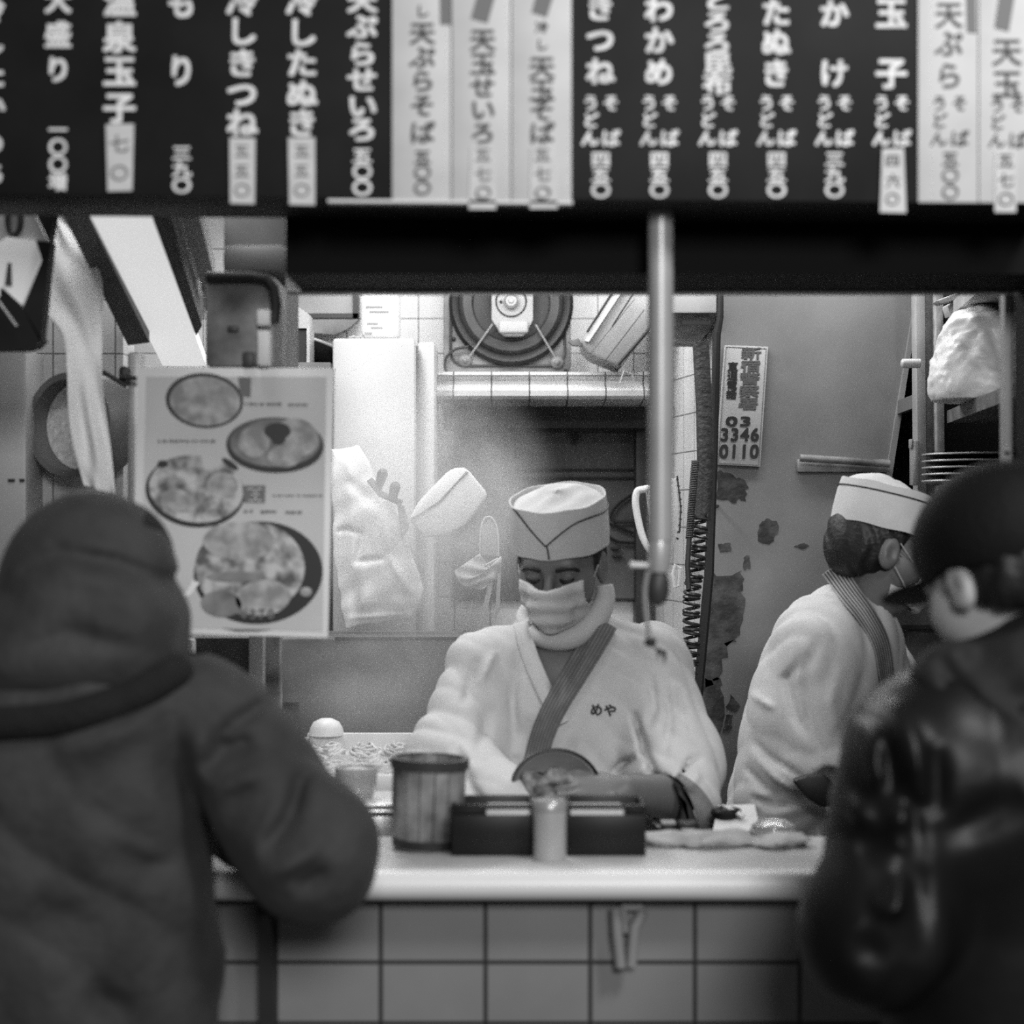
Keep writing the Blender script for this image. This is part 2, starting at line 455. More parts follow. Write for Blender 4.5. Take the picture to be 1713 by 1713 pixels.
# grey worn steel panel
mb = MB(); mb.prism([(1206, 440), (1541, 440), (1489, 790), (1476, 1000), (1470, 1560), (1150, 1560), (1166, 1140), (1198, 850)], 4.25, .05)
wp = struct(mb, 'wall_partition', m_panel)
def blot(pts, seed, k=5, j=3.5):
    rs = np.random.RandomState(seed); out = []
    for i in range(len(pts)):
        a, b = np.array(pts[i], float), np.array(pts[(i + 1) % len(pts)], float)
        for q in range(k): out.append(tuple(a + (b - a) * q / k + rs.normal(size=2) * j * (q > 0)))
    return out
for i, (pts, j) in enumerate([([(1200, 790), (1225, 793), (1249, 810), (1248, 838), (1225, 842), (1195, 832)], 2.6),
        ([(1270, 878), (1284, 867), (1300, 872), (1301, 893), (1287, 911), (1268, 905)], 1.2), ([(1201, 910), (1222, 908), (1224, 922), (1205, 924)], .8),
        ([(1328, 914), (1346, 908), (1354, 913), (1343, 919)], .6), ([(1244, 932), (1253, 928), (1256, 950), (1245, 954)], .8),
        ([(1184, 956), (1241, 954), (1243, 980), (1247, 1010), (1238, 1062), (1218, 1075), (1205, 1130), (1180, 1150), (1176, 1050)], 3.6),
        ([(1222, 1160), (1238, 1180), (1230, 1192), (1216, 1188)], 1), ([(1214, 1196), (1226, 1196), (1222, 1222), (1208, 1226)], 1.5),
        ([(1170, 1140), (1205, 1135), (1212, 1180), (1203, 1240), (1198, 1300), (1178, 1300)], 3)]):
    mb = MB(); mb.prism(blot(pts, i + 3, 5, j), 4.2485, .0012); o = mb.build('bare_patch', m_patch, wp, 0); o['label'] = 'dark patch of peeled paint'
mb = MB(); mb.tube([U(1338, 766, 4.22), U(1420, 771, 4.22), U(1488, 776, 4.22)], .009); mb.pbox(1334, 768, 1488, 790, 4.235, .02, bev=.004)
mb.build('ledge', m_greybox, wp)
mb = MB(); mb.prism([(1536, 470), (1543, 470), (1492, 800), (1482, 800)], 4.235, .03); mb.build('edge_strip', m_greymid, wp)
# header, front wall, jamb
mb = MB(); mb.pbox(478, 60, 1830, 458, 2.62, .20); struct(mb, 'trim_1', m_header)
mb = MB(); mb.pbox(478, 484, 1700, 490.5, 2.80, .03, bev=.003); struct(mb, 'trim_2', m_alu)
mb = MB(); mb.pbox(1768, 440, 2000, 1990, 2.62, .22); struct(mb, 'wall_jamb', m_header)
mb = MB(); mb.pbox(1680, 489, 1697, 1100, 2.86, .03, bev=.004); mb.pbox(1684, 748, 1693, 756, 2.84, .02, bev=.002); struct(mb, 'trim_3', mat('painted_frame', .30, .5, noise=.15))
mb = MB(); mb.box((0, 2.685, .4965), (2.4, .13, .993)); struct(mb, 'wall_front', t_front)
# pillar behind the switch box
mb = MB(); mb.pbox(374, 300, 478, 462, 2.98, .2, bev=.006); mb.pbox(372, 408, 480, 455, 2.96, .05, bev=.012); mb.pbox(405, 460, 478, 640, 3.0, .18); struct(mb, 'trim_4', mat('pillar_paint', .22, .5, nscale=6, v2=.12))
# near-black wall, standing in for the shade in the gap behind the shelf unit
mb = MB(); mb.pbox(1488, 470, 1720, 1700, 4.42, .05); struct(mb, 'wall_alcove', mat('recess_shade', .015, .8))

# serving hatch in the back wall
mb = MB(); mb.pbox(760, 716, 1066, 1003, 4.925, .03); w = struct(mb, 'window_1', mat('hatch_shutter', .095, .6, noise=.2, nscale=7))
mb = MB(); mb.pbox(742, 672, 1082, 716, 4.80, .16); mb.pbox(757, 712, 1068, 722, 4.86, .07); mb.build('window_frame', mat('hatch_frame', .02, .5, noise=.4), w)
mb = MB(); mb.pbox(1064, 700, 1083, 1090, 4.84, .11, bev=.003); mb.build('post', m_dark, w)
mb = MB()
for y in (784, 798, 1001): mb.pbox(860 if y < 1000 else 1010, y, 1066, y + 3, 4.915, .012)
mb.build('seam', m_rubber, w)
mb = MB(); mb.pbox(958, 726, 963, 744, 4.915, .01); mb.prism([(952, 730), (962, 727), (972, 730), (966, 736), (957, 735)], 4.91, .01); mb.build('latch', m_rubber, w)
t_sill = tile_mat('ledge_tile', .60, .10, .0985, .09, (U(822, 0, 4.62).x, 1.83), .004)
mb = MB()
prof = [(4.95, 622), (4.66, 622), (4.645, 630), (4.66, 637), (4.655, 645), (4.63, 650), (4.62, 655), (4.62, 664), (4.63, 669), (4.80, 674), (4.95, 674)]
L_, R_ = m(733 - PX0, 4.7), m(1086 - PX0, 4.7)
V = []
for X in (L_, R_):
    for d, y in prof: V.append(Vector((X, d, HCAM - (y - PY0) / FPX * 4.66)))
k = len(prof); F = [[i, i + 1, k + i + 1, k + i] for i in range(k - 1)] + [list(range(k))[::-1], [k + i for i in range(k)]]
mb.add(V, F); struct(mb, 'trim_5', t_sill, 25)

# ------------------------------------------------------------------ menu board
bd = thing('menu_board', 'long black menu board above the opening, white handwritten dishes and prices', 'menu board', U(856, 341, 2.53))
BD = 2.45
mb = MB(); mb.prism([(-70, -95), (1785, -95), (1785, 341), (-70, 326)], BD, .165, bev=.002); mb.build('panel', m_black, bd)
mb = MB(); mb.prism([(548, 333), (958, 336), (958, 341), (548, 338)], BD - .006, .02); mb.build('bottom_rail', mat('lit_rail', .7, .4), bd)
def col(x, rows, w=46, h=46):
    out = []
    for r in rows:
        ch, y = r[0], r[1]; s = r[2] if len(r) > 2 else 1.; out.append((ch, x + (r[3] if len(r) > 3 else 0), y, w * s, h * s))
    return out
def udon(x, y=172):
    return [('そ', x + 18, y, 28, 28), ('ば', x + 18, y + 59, 32, 30), ('う', x - 16, y, 28, 28), ('ど', x - 16, y + 29, 27, 27), ('ん', x - 17, y + 59, 32, 28)]
def price(x, s, y=266, g=26, w=33, h=27):
    return [(c, x, y + g * i, w, h) for i, c in enumerate(s)]
cols = [
    [('冷', -14, 15, 46, 46), ('し', -14, 70, 46, 46), ('た', -14, 125, 46, 46), ('か', -14, 180, 46, 46), ('め', -16, 238, 46, 40), ('ち', -14, 290, 46, 40)],
    col(97, [('大', 0), ('盛', 58), ('り', 116)]) + price(97, '一〇〇増', 217, 29, 32, 30),
    col(200, [('温', 2), ('泉', 62), ('玉', 119), ('子', 180)], 56, 54),
    col(303, [('も', 4), ('り', 118)], 48, 56) + price(304, '三九〇', 256, 27),
    col(405, [('冷', 2), ('し', 52), ('き', 105), ('つ', 157), ('ね', 205)], 54, 50),
    col(505, [('冷', 2), ('し', 54), ('た', 105), ('ぬ', 156), ('き', 205)], 54, 50),
    col(606, [('天', 0), ('ぷ', 44), ('ら', 90), ('せ', 133), ('い', 177), ('ろ', 216)], 52, 44) + price(606, '五〇〇', 260, 27, 34, 28),
    col(1004, [('き', 12), ('つ', 66), ('ね', 119)], 50, 48) + udon(1004) + price(1005, '四五〇'),
    col(1102, [('わ', 15), ('か', 67), ('め', 120)], 50, 48) + udon(1102) + price(1103, '四五〇'),
    col(1200, [('と', 0), ('ろ', 36), ('ろ', 72), ('昆', 105), ('布', 140)], 50, 38) + udon(1200) + price(1201, '四五〇'),
    col(1298, [('た', 20), ('ぬ', 70), ('き', 122)], 50, 50) + udon(1298) + price(1299, '四五〇'),
    col(1395, [('か', 22), ('け', 122)], 50, 50) + udon(1395) + price(1396, '三九〇'),
    col(1491, [('玉', 22), ('子', 122)], 54, 54) + udon(1491),
]
for c in cols: letters(c, BD, .033).build('lettering', m_ink_w, bd, 0)
strips = [
    (655, 755, col(707, [('冷', -22, .55), ('し', 18, .55), ('天', 55), ('ぷ', 95), ('ら', 135), ('そ', 176), ('ば', 221)], 44, 40) + price(707, '五〇〇', 262, 26, 30, 26), 'cream menu plate for cold tempura soba, leftmost of the cream plates'),
    (755, 855, col(808, [('天', 66), ('玉', 106), ('せ', 145), ('い', 183), ('ろ', 222)], 44, 40) + price(808, '五七〇', 258, 33, 28, 26), 'cream menu plate for tempura egg seiro'),
    (855, 957, col(907, [('冷', 45, .5), ('し', 74, .5), ('天', 112), ('玉', 150), ('そ', 183), ('ば', 222)], 44, 40) + price(907, '五七〇', 258, 33, 28, 26), 'cream menu plate for cold tempura egg soba'),
    (1535, 1637, col(1588, [('天', 24), ('ぷ', 72), ('ら', 126)], 48, 48) + udon(1588) + price(1590, '五〇〇', 265, 28, 30, 27), 'cream menu plate for tempura with soba or udon'),
    (1637, 1790, col(1685, [('天', 86), ('玉', 140)], 52, 50) + udon(1685, 175), 'cream menu plate at the far end of the board'),
]
for x0, x1, tx, lab in strips:
    yb = 334 + (x0 - 655) * .005
    mb = MB(); mb.prism([(x0 + .8, -92), (x1 - .8, -92), (x1 - .8, yb + .5), (x0 + .8, yb)], BD - .004, .0045, bev=.0008); o = mb.build('menu_plate', m_strip, bd); o['label'] = lab
    letters(tx, BD - .004, .018 if x0 < 1000 else .012).build('lettering', m_ink_b, o, 0)
    for pts in {655: [[(736, -20), (754, -20), (754, 41), (737, 40)]], 755: [[(802, -20), (832, -20), (816, 38), (788, 30)]], 855: [[(900, -20), (930, -20), (915, 28), (890, 20)]], 1535: [[(1616, -20), (1633, -20), (1634, 55), (1618, 53)]], 1637: [[(1674, -20), (1700, -20), (1688, 52), (1664, 46)]]}[x0]:
        mb = MB(); mb.prism(pts, BD - .0055, .0015); mb.build('note_slip', m_ink_g, o, 0)
for (pts, tx) in [
        ([(177, 208), (224, 207), (221, 319), (180, 320)], [('七', 200, 240, 34, 32), ('〇', 200, 289, 32, 28)]),
        ([(384, 230), (427, 231), (426, 341), (385, 340)], [('五', 405, 252, 26, 24), ('五', 405, 285, 26, 24), ('〇', 405, 318, 28, 24)]),
        ([(482, 230), (527, 230), (527, 343), (484, 342)], [('五', 505, 252, 26, 24), ('五', 505, 285, 26, 24), ('〇', 505, 318, 28, 24)]),
        ([(788, 246), (826, 246), (830, 350), (784, 350)], []), ([(888, 246), (926, 246), (933, 349), (886, 349)], []),
        ([(1476, 249), (1512, 248), (1516, 356), (1472, 355)], [('四', 1493, 268, 26, 22), ('六', 1494, 302, 24, 24), ('〇', 1493, 333, 24, 22)]),
        ([(1665, 251), (1698, 250), (1700, 355), (1664, 355)], [('五', 1683, 268, 28, 26), ('七', 1683, 301, 28, 26), ('〇', 1683, 333, 28, 24)])]:
    mb = MB(); mb.prism(pts, BD - .006, .0015); o = mb.build('price_sticker', m_stick, bd, 0)
    if tx: letters(tx, BD - .006, .012, off=.0008).build('lettering', m_ink_g if pts[0][0] < 1000 else m_ink_b, o, 0)
    else: letters([('五', pts[0][0] + 20, 258, 28, 26), ('七', pts[0][0] + 20, 291, 28, 26), ('〇', pts[0][0] + 21, 322, 28, 24)], BD - .006, .012, off=.0008).build('lettering', m_ink_g, o, 0)

# ------------------------------------------------------------------ counter
z_ct = 1.0353
ct = thing('serving_counter', 'pale serving counter with a rounded front edge, whitened as if lit, over the tiled front', 'counter', (0, 2.7, .993))
mb = MB(); mb.box((0, 2.725, 1.0145), (2.4, .28, .0405), bev=.004); mb.build('worktop', mat('counter_top', .50, .45, noise=.15, nscale=6), ct)
mb = MB(); mb.tube([(-1.2, 2.573, 1.0150), (1.2, 2.573, 1.0150)], .0215, n=20); mb.box((0, 2.582, 1.0145), (2.4, .02, .041)); mb.build('front_edge', mat('counter_edge_lit', .86, .35), ct)  # edge coloured whiter than the worktop for the street light it catches
mb = MB(); mb.pbox(1040, 1513, 1075, 1523, 2.60, .03); mb.tube([U(1030, 1518, 2.59), U(1032, 1560, 2.59), U(1038, 1618, 2.59)], .008); mb.tube([U(1076, 1524, 2.59), U(1062, 1550, 2.59), U(1058, 1590, 2.59), U(1056, 1616, 2.59)], .008)
mb.tube([U(1042, 1520, 2.60), U(1047, 1560, 2.60)], .006)
tag(mb.build('bracket', m_greymid), 'small grey two-pronged bracket fixed under the counter edge', 'bracket')
mb = MB(); mb.hexa([U(430, 1516, 2.58), U(450, 1516, 2.58), U(460, 1690, 2.58), U(462, 1990, 2.58), U(438, 1990, 2.58)], (0, .035, 0))
tag(mb.build('down_pipe', m_rubber), 'dark upright pipe against the tiled counter front', 'pipe')
# kitchen-side worktop
mb = MB(); mb.box((0.42, 3.02, .96), (1.06, .30, .03), bev=.004); mb.box((0.42, 3.02, .47), (1.04, .26, .945))
tag(mb.build('prep_table', m_greysteel), 'grey kitchen prep table just behind the serving counter', 'table')

# ------------------------------------------------------------------ upper left: lit fixture, lantern, cloth, pan
lf = thing('light_fixture', 'long white sloping light fixture with dark side rails under the menu board', 'light fixture', U(290, 612, 3.6))
def slab(q, Ds, vec): return MB().hexa([U(x, y, d) for (x, y), d in zip(q, Ds)], vec)
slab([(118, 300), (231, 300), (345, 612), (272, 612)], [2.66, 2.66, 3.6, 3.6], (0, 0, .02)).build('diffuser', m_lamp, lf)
slab([(76, 300), (119, 300), (250, 573), (214, 578)], [2.66, 2.66, 3.38, 3.38], (0, 0, .05)).build('side_rail', m_dark, lf)
slab([(231, 300), (262, 300), (338, 545), (328, 562)], [2.66, 2.66, 3.38, 3.4], (0, 0, .05)).build('side_rail', m_dark, lf)
mb = slab([(265, 300), (318, 300), (360, 470), (345, 520), (325, 470)], [2.72, 2.72, 3.3, 3.4, 3.2], (0, 0, .04))
mb.tube([U(290, 350, 2.7), U(330, 480, 3.1)], .006)
tag(mb.build('hanging_rail', mat('rail_grey', .07, .4, noise=.4)), 'dark hanging rail between the light fixture and the switch box', 'rail')
mb = MB(); mb.ell(U(338, 512, 2.9), (.005, .006, .022)); mb.tube([U(336, 500, 2.9), U(331, 470, 2.95)], .003)
tag(mb.build('pull_cord', m_white), 'short white pull cord hanging beside the switch box', 'cord')
ln = thing('sign_lantern', 'dark-framed white paper lantern sign at the upper left edge', 'lantern', U(30, 580, 2.8))  # glow added to shade and paper, lifting them out of the board's shadow
mb = MB(); mb.prism([(-60, 320), (38, 320), (80, 408), (58, 408), (14, 398), (-60, 398)], 2.80, .02); mb.build('shade', mat('shade_grey', .30, .6, emit=.06), ln)
mb = MB(); mb.prism([(12, 396), (58, 402), (68, 434), (36, 512), (-60, 470), (-60, 440)], [2.79, 2.79, 2.82, 2.80, 2.76, 2.76], .02); mb.build('paper_panel', mat('lantern_paper', .60, .7, emit=.22), ln)
mb = MB(); mb.prism([(60, 402), (85, 404), (68, 572), (38, 515), (70, 436)], 2.785, .03); mb.prism([(-60, 420), (36, 512), (70, 568), (58, 580), (40, 585), (-60, 585)], 2.785, .04); mb.prism([(40, 300), (100, 300), (82, 404), (60, 360)], 2.79, .03); mb.build('frame', m_black, ln)
mb = MB(); mb.tube([U(-20, 480, 2.78), U(28, 546, 2.78)], .0025); mb.build('wire', m_alu, ln)
mb = MB(); mb.tube([U(24 + 11 * math.cos(a), 367 + 26 * math.sin(a), 2.795) for a in np.linspace(0, 6.283, 24, endpoint=False)], .005, n=8, closed=True); mb.tube([U(16, 440, 2.782), U(14, 478, 2.782)], [.003, .006], n=8); mb.tube([U(22, 324, 2.795), U(23, 345, 2.795)], .005, n=8); mb.build('lettering', m_ink_b, ln)
o = drape([(86, 352), (78, 440), (76, 515), (108, 570), (116, 680), (126, 760), (140, 812)], [(92, 352), (140, 415), (168, 462), (170, 560), (172, 640), (183, 740), (193, 828)], 3.0, fold=.006, nf=1.7, thick=.003, seed=4).build('hanging_cloth', m_towel, None, 180)
tag(o, 'long white cloth strip hanging below the lantern sign', 'cloth')
# sieve on the left tiles
sv = thing('drum_sieve', 'round wooden drum sieve hanging on the tiled wall behind the white cloth', 'sieve', U(137, 790, 3.33))
c = U(140, 712, 3.335); Mx = Matrix.Translation(c) @ Euler((math.radians(90), math.radians(12), math.radians(-25))).to_matrix().to_4x4()
mb = MB(); r0 = .096
mb.lathe([(r0 - .012, -.045), (r0, -.045), (r0, .045), (r0 - .012, .045), (r0 - .012, -.045)], 48, Mx, closed=False); mb.build('rim', m_wood2, sv)
mb = MB(); mb.lathe([(.001, .0), (r0 - .013, .0), (r0 - .013, .004), (.001, .004)], 48, Mx); mb.build('mesh', mat('sieve_mesh', .62, .6, noise=.2, nscale=120), sv)
mb = MB(); mb.pbox(-70, 583, 44, 1100, 3.28, .12, bev=.006); cab = tag(mb.build('metal_locker', mat('locker_grey', .34, .45, nscale=4, v2=.22)), 'plain grey metal locker at the left edge below the lantern sign', 'locker')
mb = MB(); mb.pbox(13, 801, 24, 806, 3.276, .006); mb.pbox(32, 801, 40, 806, 3.276, .006); mb.build('keyhole', m_rubber, cab)
ps = thing('steel_post', 'grey steel post with a small clamp left of the poster', 'post', (U(221, 0, 3.15).x, 3.18, 0))
mb = MB(); a = U(212, 590, 3.15); b = U(232, 590, 3.15); mb.box(((a.x + b.x) / 2, 3.18, .918), (b.x - a.x, .05, 1.836), bev=.004); mb.build('shaft', m_alu, ps)
mb = MB(); mb.pbox(198, 612, 213, 642, 3.13, .05, bev=.006); mb.tube([U(200, 630, 3.12), U(236, 634, 3.12)], .004); mb.tube([U(172, 622, 3.12), U(212, 646, 3.12)], .004); mb.build('clamp', m_rubber, ps)

# ------------------------------------------------------------------ switch box, dispenser, wok, panel
sb = thing('switch_box', 'mottled grey metal switch box with a dark rubber edge on the pillar', 'switch box', U(400, 612, 2.88))
mb = MB(); mb.pbox(343, 462, 462, 614, 2.86, .13, bev=.008); mb.build('body', m_greybox, sb)
mb = MB(); mb.tube([U(345, 464, 2.85), U(420, 463, 2.85), U(446, 467, 2.85), U(458, 482, 2.85), U(462, 510, 2.85), U(458, 540, 2.85)], .009); mb.build('edge_seal', m_rubber, sb)
mb = MB(); mb.pbox(429, 517, 453, 545, 2.84, .03, bev=.004); mb.pbox(430, 552, 452, 612, 2.84, .03, bev=.004); mb.build('conduit', mat('conduit_pale', .75, .5), sb)
mb = MB(); mb.pbox(405, 588, 425, 614, 2.85, .02, bev=.003); mb.build('switch', m_dark, sb); mb = MB(); mb.pbox(380, 545, 398, 555, 2.853, .01, bev=.002); mb.build('switch', m_dark, sb)
dp = thing('paper_dispenser', 'small white-topped dark dispenser right of the switch box', 'dispenser', U(498, 606, 4.42))
mb = MB(); mb.prism([(474, 500), (482, 503), (515, 524), (515, 549), (474, 549)], 4.42, .10); mb.build('lid', m_white, dp)
mb = MB(); mb.pbox(480, 549, 513, 606, 4.43, .09); mb.build('body', m_rubber, dp)
mb = MB(); mb.pbox(513, 546, 518, 606, 4.42, .10); mb.build('edge_strip', m_alu, dp)
wk = thing('wok', 'dark wok with a bright rim, lying at the back beside the white cabinet', 'wok', U(520, 612, 4.3))
c = U(505, 585, 4.635); r0 = .105
Mx = Matrix.Translation(c) @ Euler((math.radians(-14), math.radians(9), 0)).to_matrix().to_4x4()
mb = MB(); mb.lathe([(r0 * math.cos(t), -.034 * math.sin(t)) for t in np.linspace(0, 1.5, 9)] + [((r0 - .006) * math.cos(t), -.030 * math.sin(t) + .001) for t in np.linspace(1.5, 0, 9)], 48, Mx); mb.build('pan', m_gloss, wk)
mb = MB(); mb.tube([Mx @ Vector((r0 * math.cos(t), r0 * math.sin(t), 0)) for t in np.linspace(0, 6.2832, 48, endpoint=False)], .004, n=8, closed=True); mb.build('rim', m_alu, wk)
mb = MB(); mb.pbox(440, 606, 552, 640, 4.40, .33); mb.pbox(440, 640, 550, 1300, 4.45, .2); tag(mb.build('back_shelf', mat('back_shelf_grey', .25, .5, nscale=7, v2=.12)), 'grey back shelf carrying the wok behind the poster', 'shelf')
fr = thing('framed_panel', 'grey framed glass panel with a dark border high on the back wall', 'panel', U(560, 530, 4.88))
mb = MB(); mb.pbox(470, 470, 590, 525, 4.88, .03); mb.build('glass', mat('grey_glass', .26, .3, nscale=5, v2=.4), fr)
mb = MB(); mb.pbox(590, 470, 599, 532, 4.87, .05); mb.pbox(470, 524, 599, 532, 4.87, .05); mb.build('border', m_dark, fr)
mb = MB(); mb.prism([(515, 534), (600, 534), (585, 548), (560, 560), (515, 556)], 4.86, .04); tag(mb.build('folded_sack', mat('sack', .3, .8, nscale=9, v2=.12)), 'crumpled grey sack stuffed under the framed panel', 'sack')

# ------------------------------------------------------------------ white cabinet and bottle
wc = thing('white_cabinet', 'tall bright white cabinet standing behind the poster', 'cabinet', (U(625, 0, 4.6).x, 4.6, 0))
mb = MB()
a, b = U(556, 566, 4.42), U(694, 566, 4.42); mb.box(((a.x + b.x) / 2, 4.62, a.z / 2), (b.x - a.x, .4, a.z), bev=.008); mb.build('body', m_white, wc)
a, b = U(699, 572, 4.5), U(727, 572, 4.5); mb = MB(); mb.box(((a.x + b.x) / 2, 4.62, a.z / 2), (b.x - a.x, .24, a.z), bev=.006); mb.build('side_panel', m_white, wc)
mb = MB(); mb.pbox(694, 578, 699, 1100, 4.47, .02); mb.build('seam', m_greymid, wc)
bt = thing('plastic_bottle', 'white plastic bottle standing on top of the tall white cabinet', 'bottle', U(634, 567, 4.5))
mb = MB(); mb.pbox(603, 440, 667, 567, 4.45, .10, bev=.02, seg=4); mb.build('body', m_whitepl, bt)
mb = MB()
for x0, x1, y in ((612, 640, 512), (618, 650, 520), (614, 632, 540), (620, 640, 547), (610, 622, 556)): mb.pbox(x0, y, x1, y + 3, 4.449, .004)
mb.build('print', m_greymid, bt)
mb = MB(); mb.pbox(583, 562, 602, 567, 4.45, .05, bev=.002); mb.tube([U(590, 564, 4.44), U(594, 563, 4.44)], .004); tag(mb.build('cap_lid', m_greymid), 'small grey lid on the white cabinet left of the bottle', 'lid')

# ------------------------------------------------------------------ extractor fan
fn = thing('extractor_fan', 'square grey extractor fan with a dark round opening high on the back wall', 'fan', U(850, 620, 4.88))
FD = 4.86
fc = U(855, 508, FD)
mb = MB()
def rrect(x0, y0, x1, y1, r):
    out = []
    for cx, cy, a0 in ((x1 - r, y0 + r, -90), (x1 - r, y1 - r, 0), (x0 + r, y1 - r, 90), (x0 + r, y0 + r, 180)):
        for q in range(7):
            a = math.radians(a0 + 15 * q); out.append((cx + r * math.cos(a), cy + r * math.sin(a)))
    return out
mb.prism(rrect(742, 396, 955, 624, 14), FD, .09, bev=.004); mb.build('housing', mat('fan_housing', .30, .5, nscale=10, v2=.14), fn)
mb = MB(); mb.tube([U(x, y, FD - .003) for x, y in rrect(754, 408, 945, 612, 24)], .0035, n=8, closed=True); mb.build('rim_seam', m_dark, fn)
Mf = Matrix.Translation(fc) @ Matrix.Rotation(math.radians(90), 4, 'X')
k = FD / FPX
mb = MB(); mb.lathe([(104 * k, -.002), (104 * k, .012), (98 * k, .02), (90 * k, .016), (84 * k, .004), (84 * k, -.002)], 64, Mf); mb.build('outer_ring', mat('ring_dark', .012, .5), fn)
mb = MB(); mb.lathe([(88 * k, .0), (87 * k, .008), (80 * k, .022), (66 * k, .024), (62 * k, .012), (62 * k, 0)], 64, Mf); mb.build('inner_ring', mat('ring_mid', .06, .5, noise=.3, nscale=12), fn)
mb = MB(); mb.lathe([(66 * k, .0), (66 * k, .013), (60 * k, .015), (34 * k, .008), (.001, .006), (.001, 0)], 64, Mf); mb.build('grille', mat('ring_inner', .03, .5, noise=.3), fn)
mb = MB(); mb.prism([(822, 430), (892, 430), (892, 535), (886, 546), (882, 556), (874, 562), (844, 562), (836, 556), (830, 546), (822, 535)], FD - .05, .05, bev=.004); mb.build('motor_cover', mat('motor_grey', .42, .45, noise=.1), fn)
mb = MB()
for r, t in ((25, .004), (10, .004)):
    mb.tube([fc + Vector((r * k * math.cos(q), -.052, r * k * math.sin(q) + 0)) for q in np.linspace(0, 6.283, 40, endpoint=False)], t * .5, n=8, closed=True)
mb.ell(U(838, 505, FD - .052), (.004, .003, .004)); mb.build('groove', m_rubber, fn)
mb = MB(); mb.lathe([(.020, 0), (.020, .012), (.014, .018), (.008, .018), (.006, .022), (.001, .022)], 32, Matrix.Translation(fc + Vector((0, -.05, 0))) @ Matrix.Rotation(math.radians(90), 4, 'X')); mb.build('hub', m_alu, fn)
mb = MB(); mb.pbox(834, 536, 884, 557, FD - .062, .02, bev=.007, seg=3); mb.build('name_plate', m_white, fn)
for a, b in (((824, 542), (780, 604)), ((896, 543), (930, 600))):
    mb = MB(); mb.tube([U(a[0], a[1], FD - .045), U(b[0], b[1], FD - .006)], .0028, n=8); mb.build('stay_wire', m_alu, fn)
mb = MB(); mb.tube([U(*p, FD - .02) for p in along([(784, 580), (760, 585), (746, 600), (745, 618), (754, 632), (772, 645), (790, 660), (800, 672)], 30)], .004, n=8)
mb.build('power_cord', m_dark, fn)
for x, y in ((778, 603), (932, 606)):
    mb = MB(); mb.ell(U(x, y, FD - .004), (.019, .01, .017)); mb.ell(U(x, y, FD - .014), (.008, .006, .008)); mb.build('bolt', mat('bolt_grey', .2, .4), fn)
mb = MB(); mb.ell(U(946, 620, FD - .004), (.004, .004, .004)); mb.ell(U(759, 567, FD - .003), (.006, .005, .006)); mb.build('screw', m_rubber, fn)
mb = MB(); mb.tube([U(1037, 640, 4.6), U(1044, 620, 4.6)], .0022, n=6); mb.tube([U(1046, 622, 4.6), U(1057, 626, 4.6), U(1061, 642, 4.6)], .003, n=6)
tag(mb.build('wire_hook', m_alu), 'bent wire hook on the tiled ledge beneath the extractor fan', 'hook')

# ------------------------------------------------------------------ slanted unit and box right of the fan
du = thing('slanted_unit', 'grey ribbed unit mounted at a slant between the fan and the steel pipe', 'ventilation unit', U(1040, 612, 4.6))
mb = MB(); mb.prism([(1052, 440), (1190, 440), (1088, 548), (1042, 610), (1036, 613), (1012, 603), (990, 594), (975, 578), (974, 566)], 4.60, .2, bev=.008); mb.build('casing', mat('unit_grey', .33, .5, noise=.08), du)
mb = MB(); mb.prism([(1030, 478), (1062, 440), (1072, 440), (985, 572), (978, 570)], 4.585, .03); mb.build('top_face', mat('unit_pale', .60, .5), du)
mb = MB()
for a, b, w_ in (((1024, 490), (982, 556), 3.2), ((1060, 490), (1024, 546), 2.2), ((1085, 552), (1034, 610), 5), ((1078, 518), (1012, 604), 1.2), ((1062, 500), (986, 594), .8)):
    mb.tube([U(*a, 4.583), U(*b, 4.583)], m(w_, 4.6) * .6, n=8)
mb.build('slot', m_rubber, du)
mb = MB(); mb.prism([(951, 571), (968, 566), (975, 578), (958, 577)], 4.62, .04); mb.build('mount', m_greybox, du)
mb = MB(); mb.prism([(1112, 440), (1199, 440), (1199, 524), (1112, 524)], 4.22, .25, bev=.006); wb = tag(mb.build('wall_box', m_white), 'white box with a sloping grey base high beside the grey steel panel', 'box')
mb = MB(); mb.hexa([U(1112, 524, 4.22), U(1199, 524, 4.22), U(1186, 555, 4.3), U(1168, 572, 4.36), U(1112, 572, 4.36)], (0, .12, 0)); mb.build('base', m_greybox, wb)
mb = MB(); mb.pbox(1141, 537, 1188, 543, 4.225, .02); mb.build('slot', m_rubber, wb)

# ------------------------------------------------------------------ post with coiled hose, white rack, hanging pipe
mb = MB(); mb.tube([U(1206, 470, 4.19), U(1205, 530, 4.19), U(1199, 560, 4.2), U(1194, 760, 4.2), U(1186, 960, 4.2), U(1166, 1180, 4.2), U(1164, 1320, 4.2)], [.006, .008, .010, .010, .012, .012, .012], n=10)
tag(mb.build('dark_conduit', m_rubber), 'thin dark conduit running down the edge of the grey steel panel', 'conduit')
mb = MB(); P_ = [(1172, 572, 4.14), (1178, 680, 4.14), (1180, 790, 4.14), (1176, 870, 4.14)]; mb.tube([U(*p) for p in P_], .019, n=14)
tag(mb.build('hose_post', mat('rough_post', .05, .5, nscale=40, v2=.03, bump=.4, bscale=90)), 'rough grey post beside the white tiled return', 'post')
hl = []
for i in range(760):
    t = i / 759; px = 1170 - 19 * t + 3 * math.sin(9 * t); py = 862 + 263 * t; a = t * 2 * math.pi * 26
    c = U(px, py, 4.12); hl.append(c + Vector((.017 * math.cos(a), .014 * math.sin(a), .004 * math.sin(a * .37))))
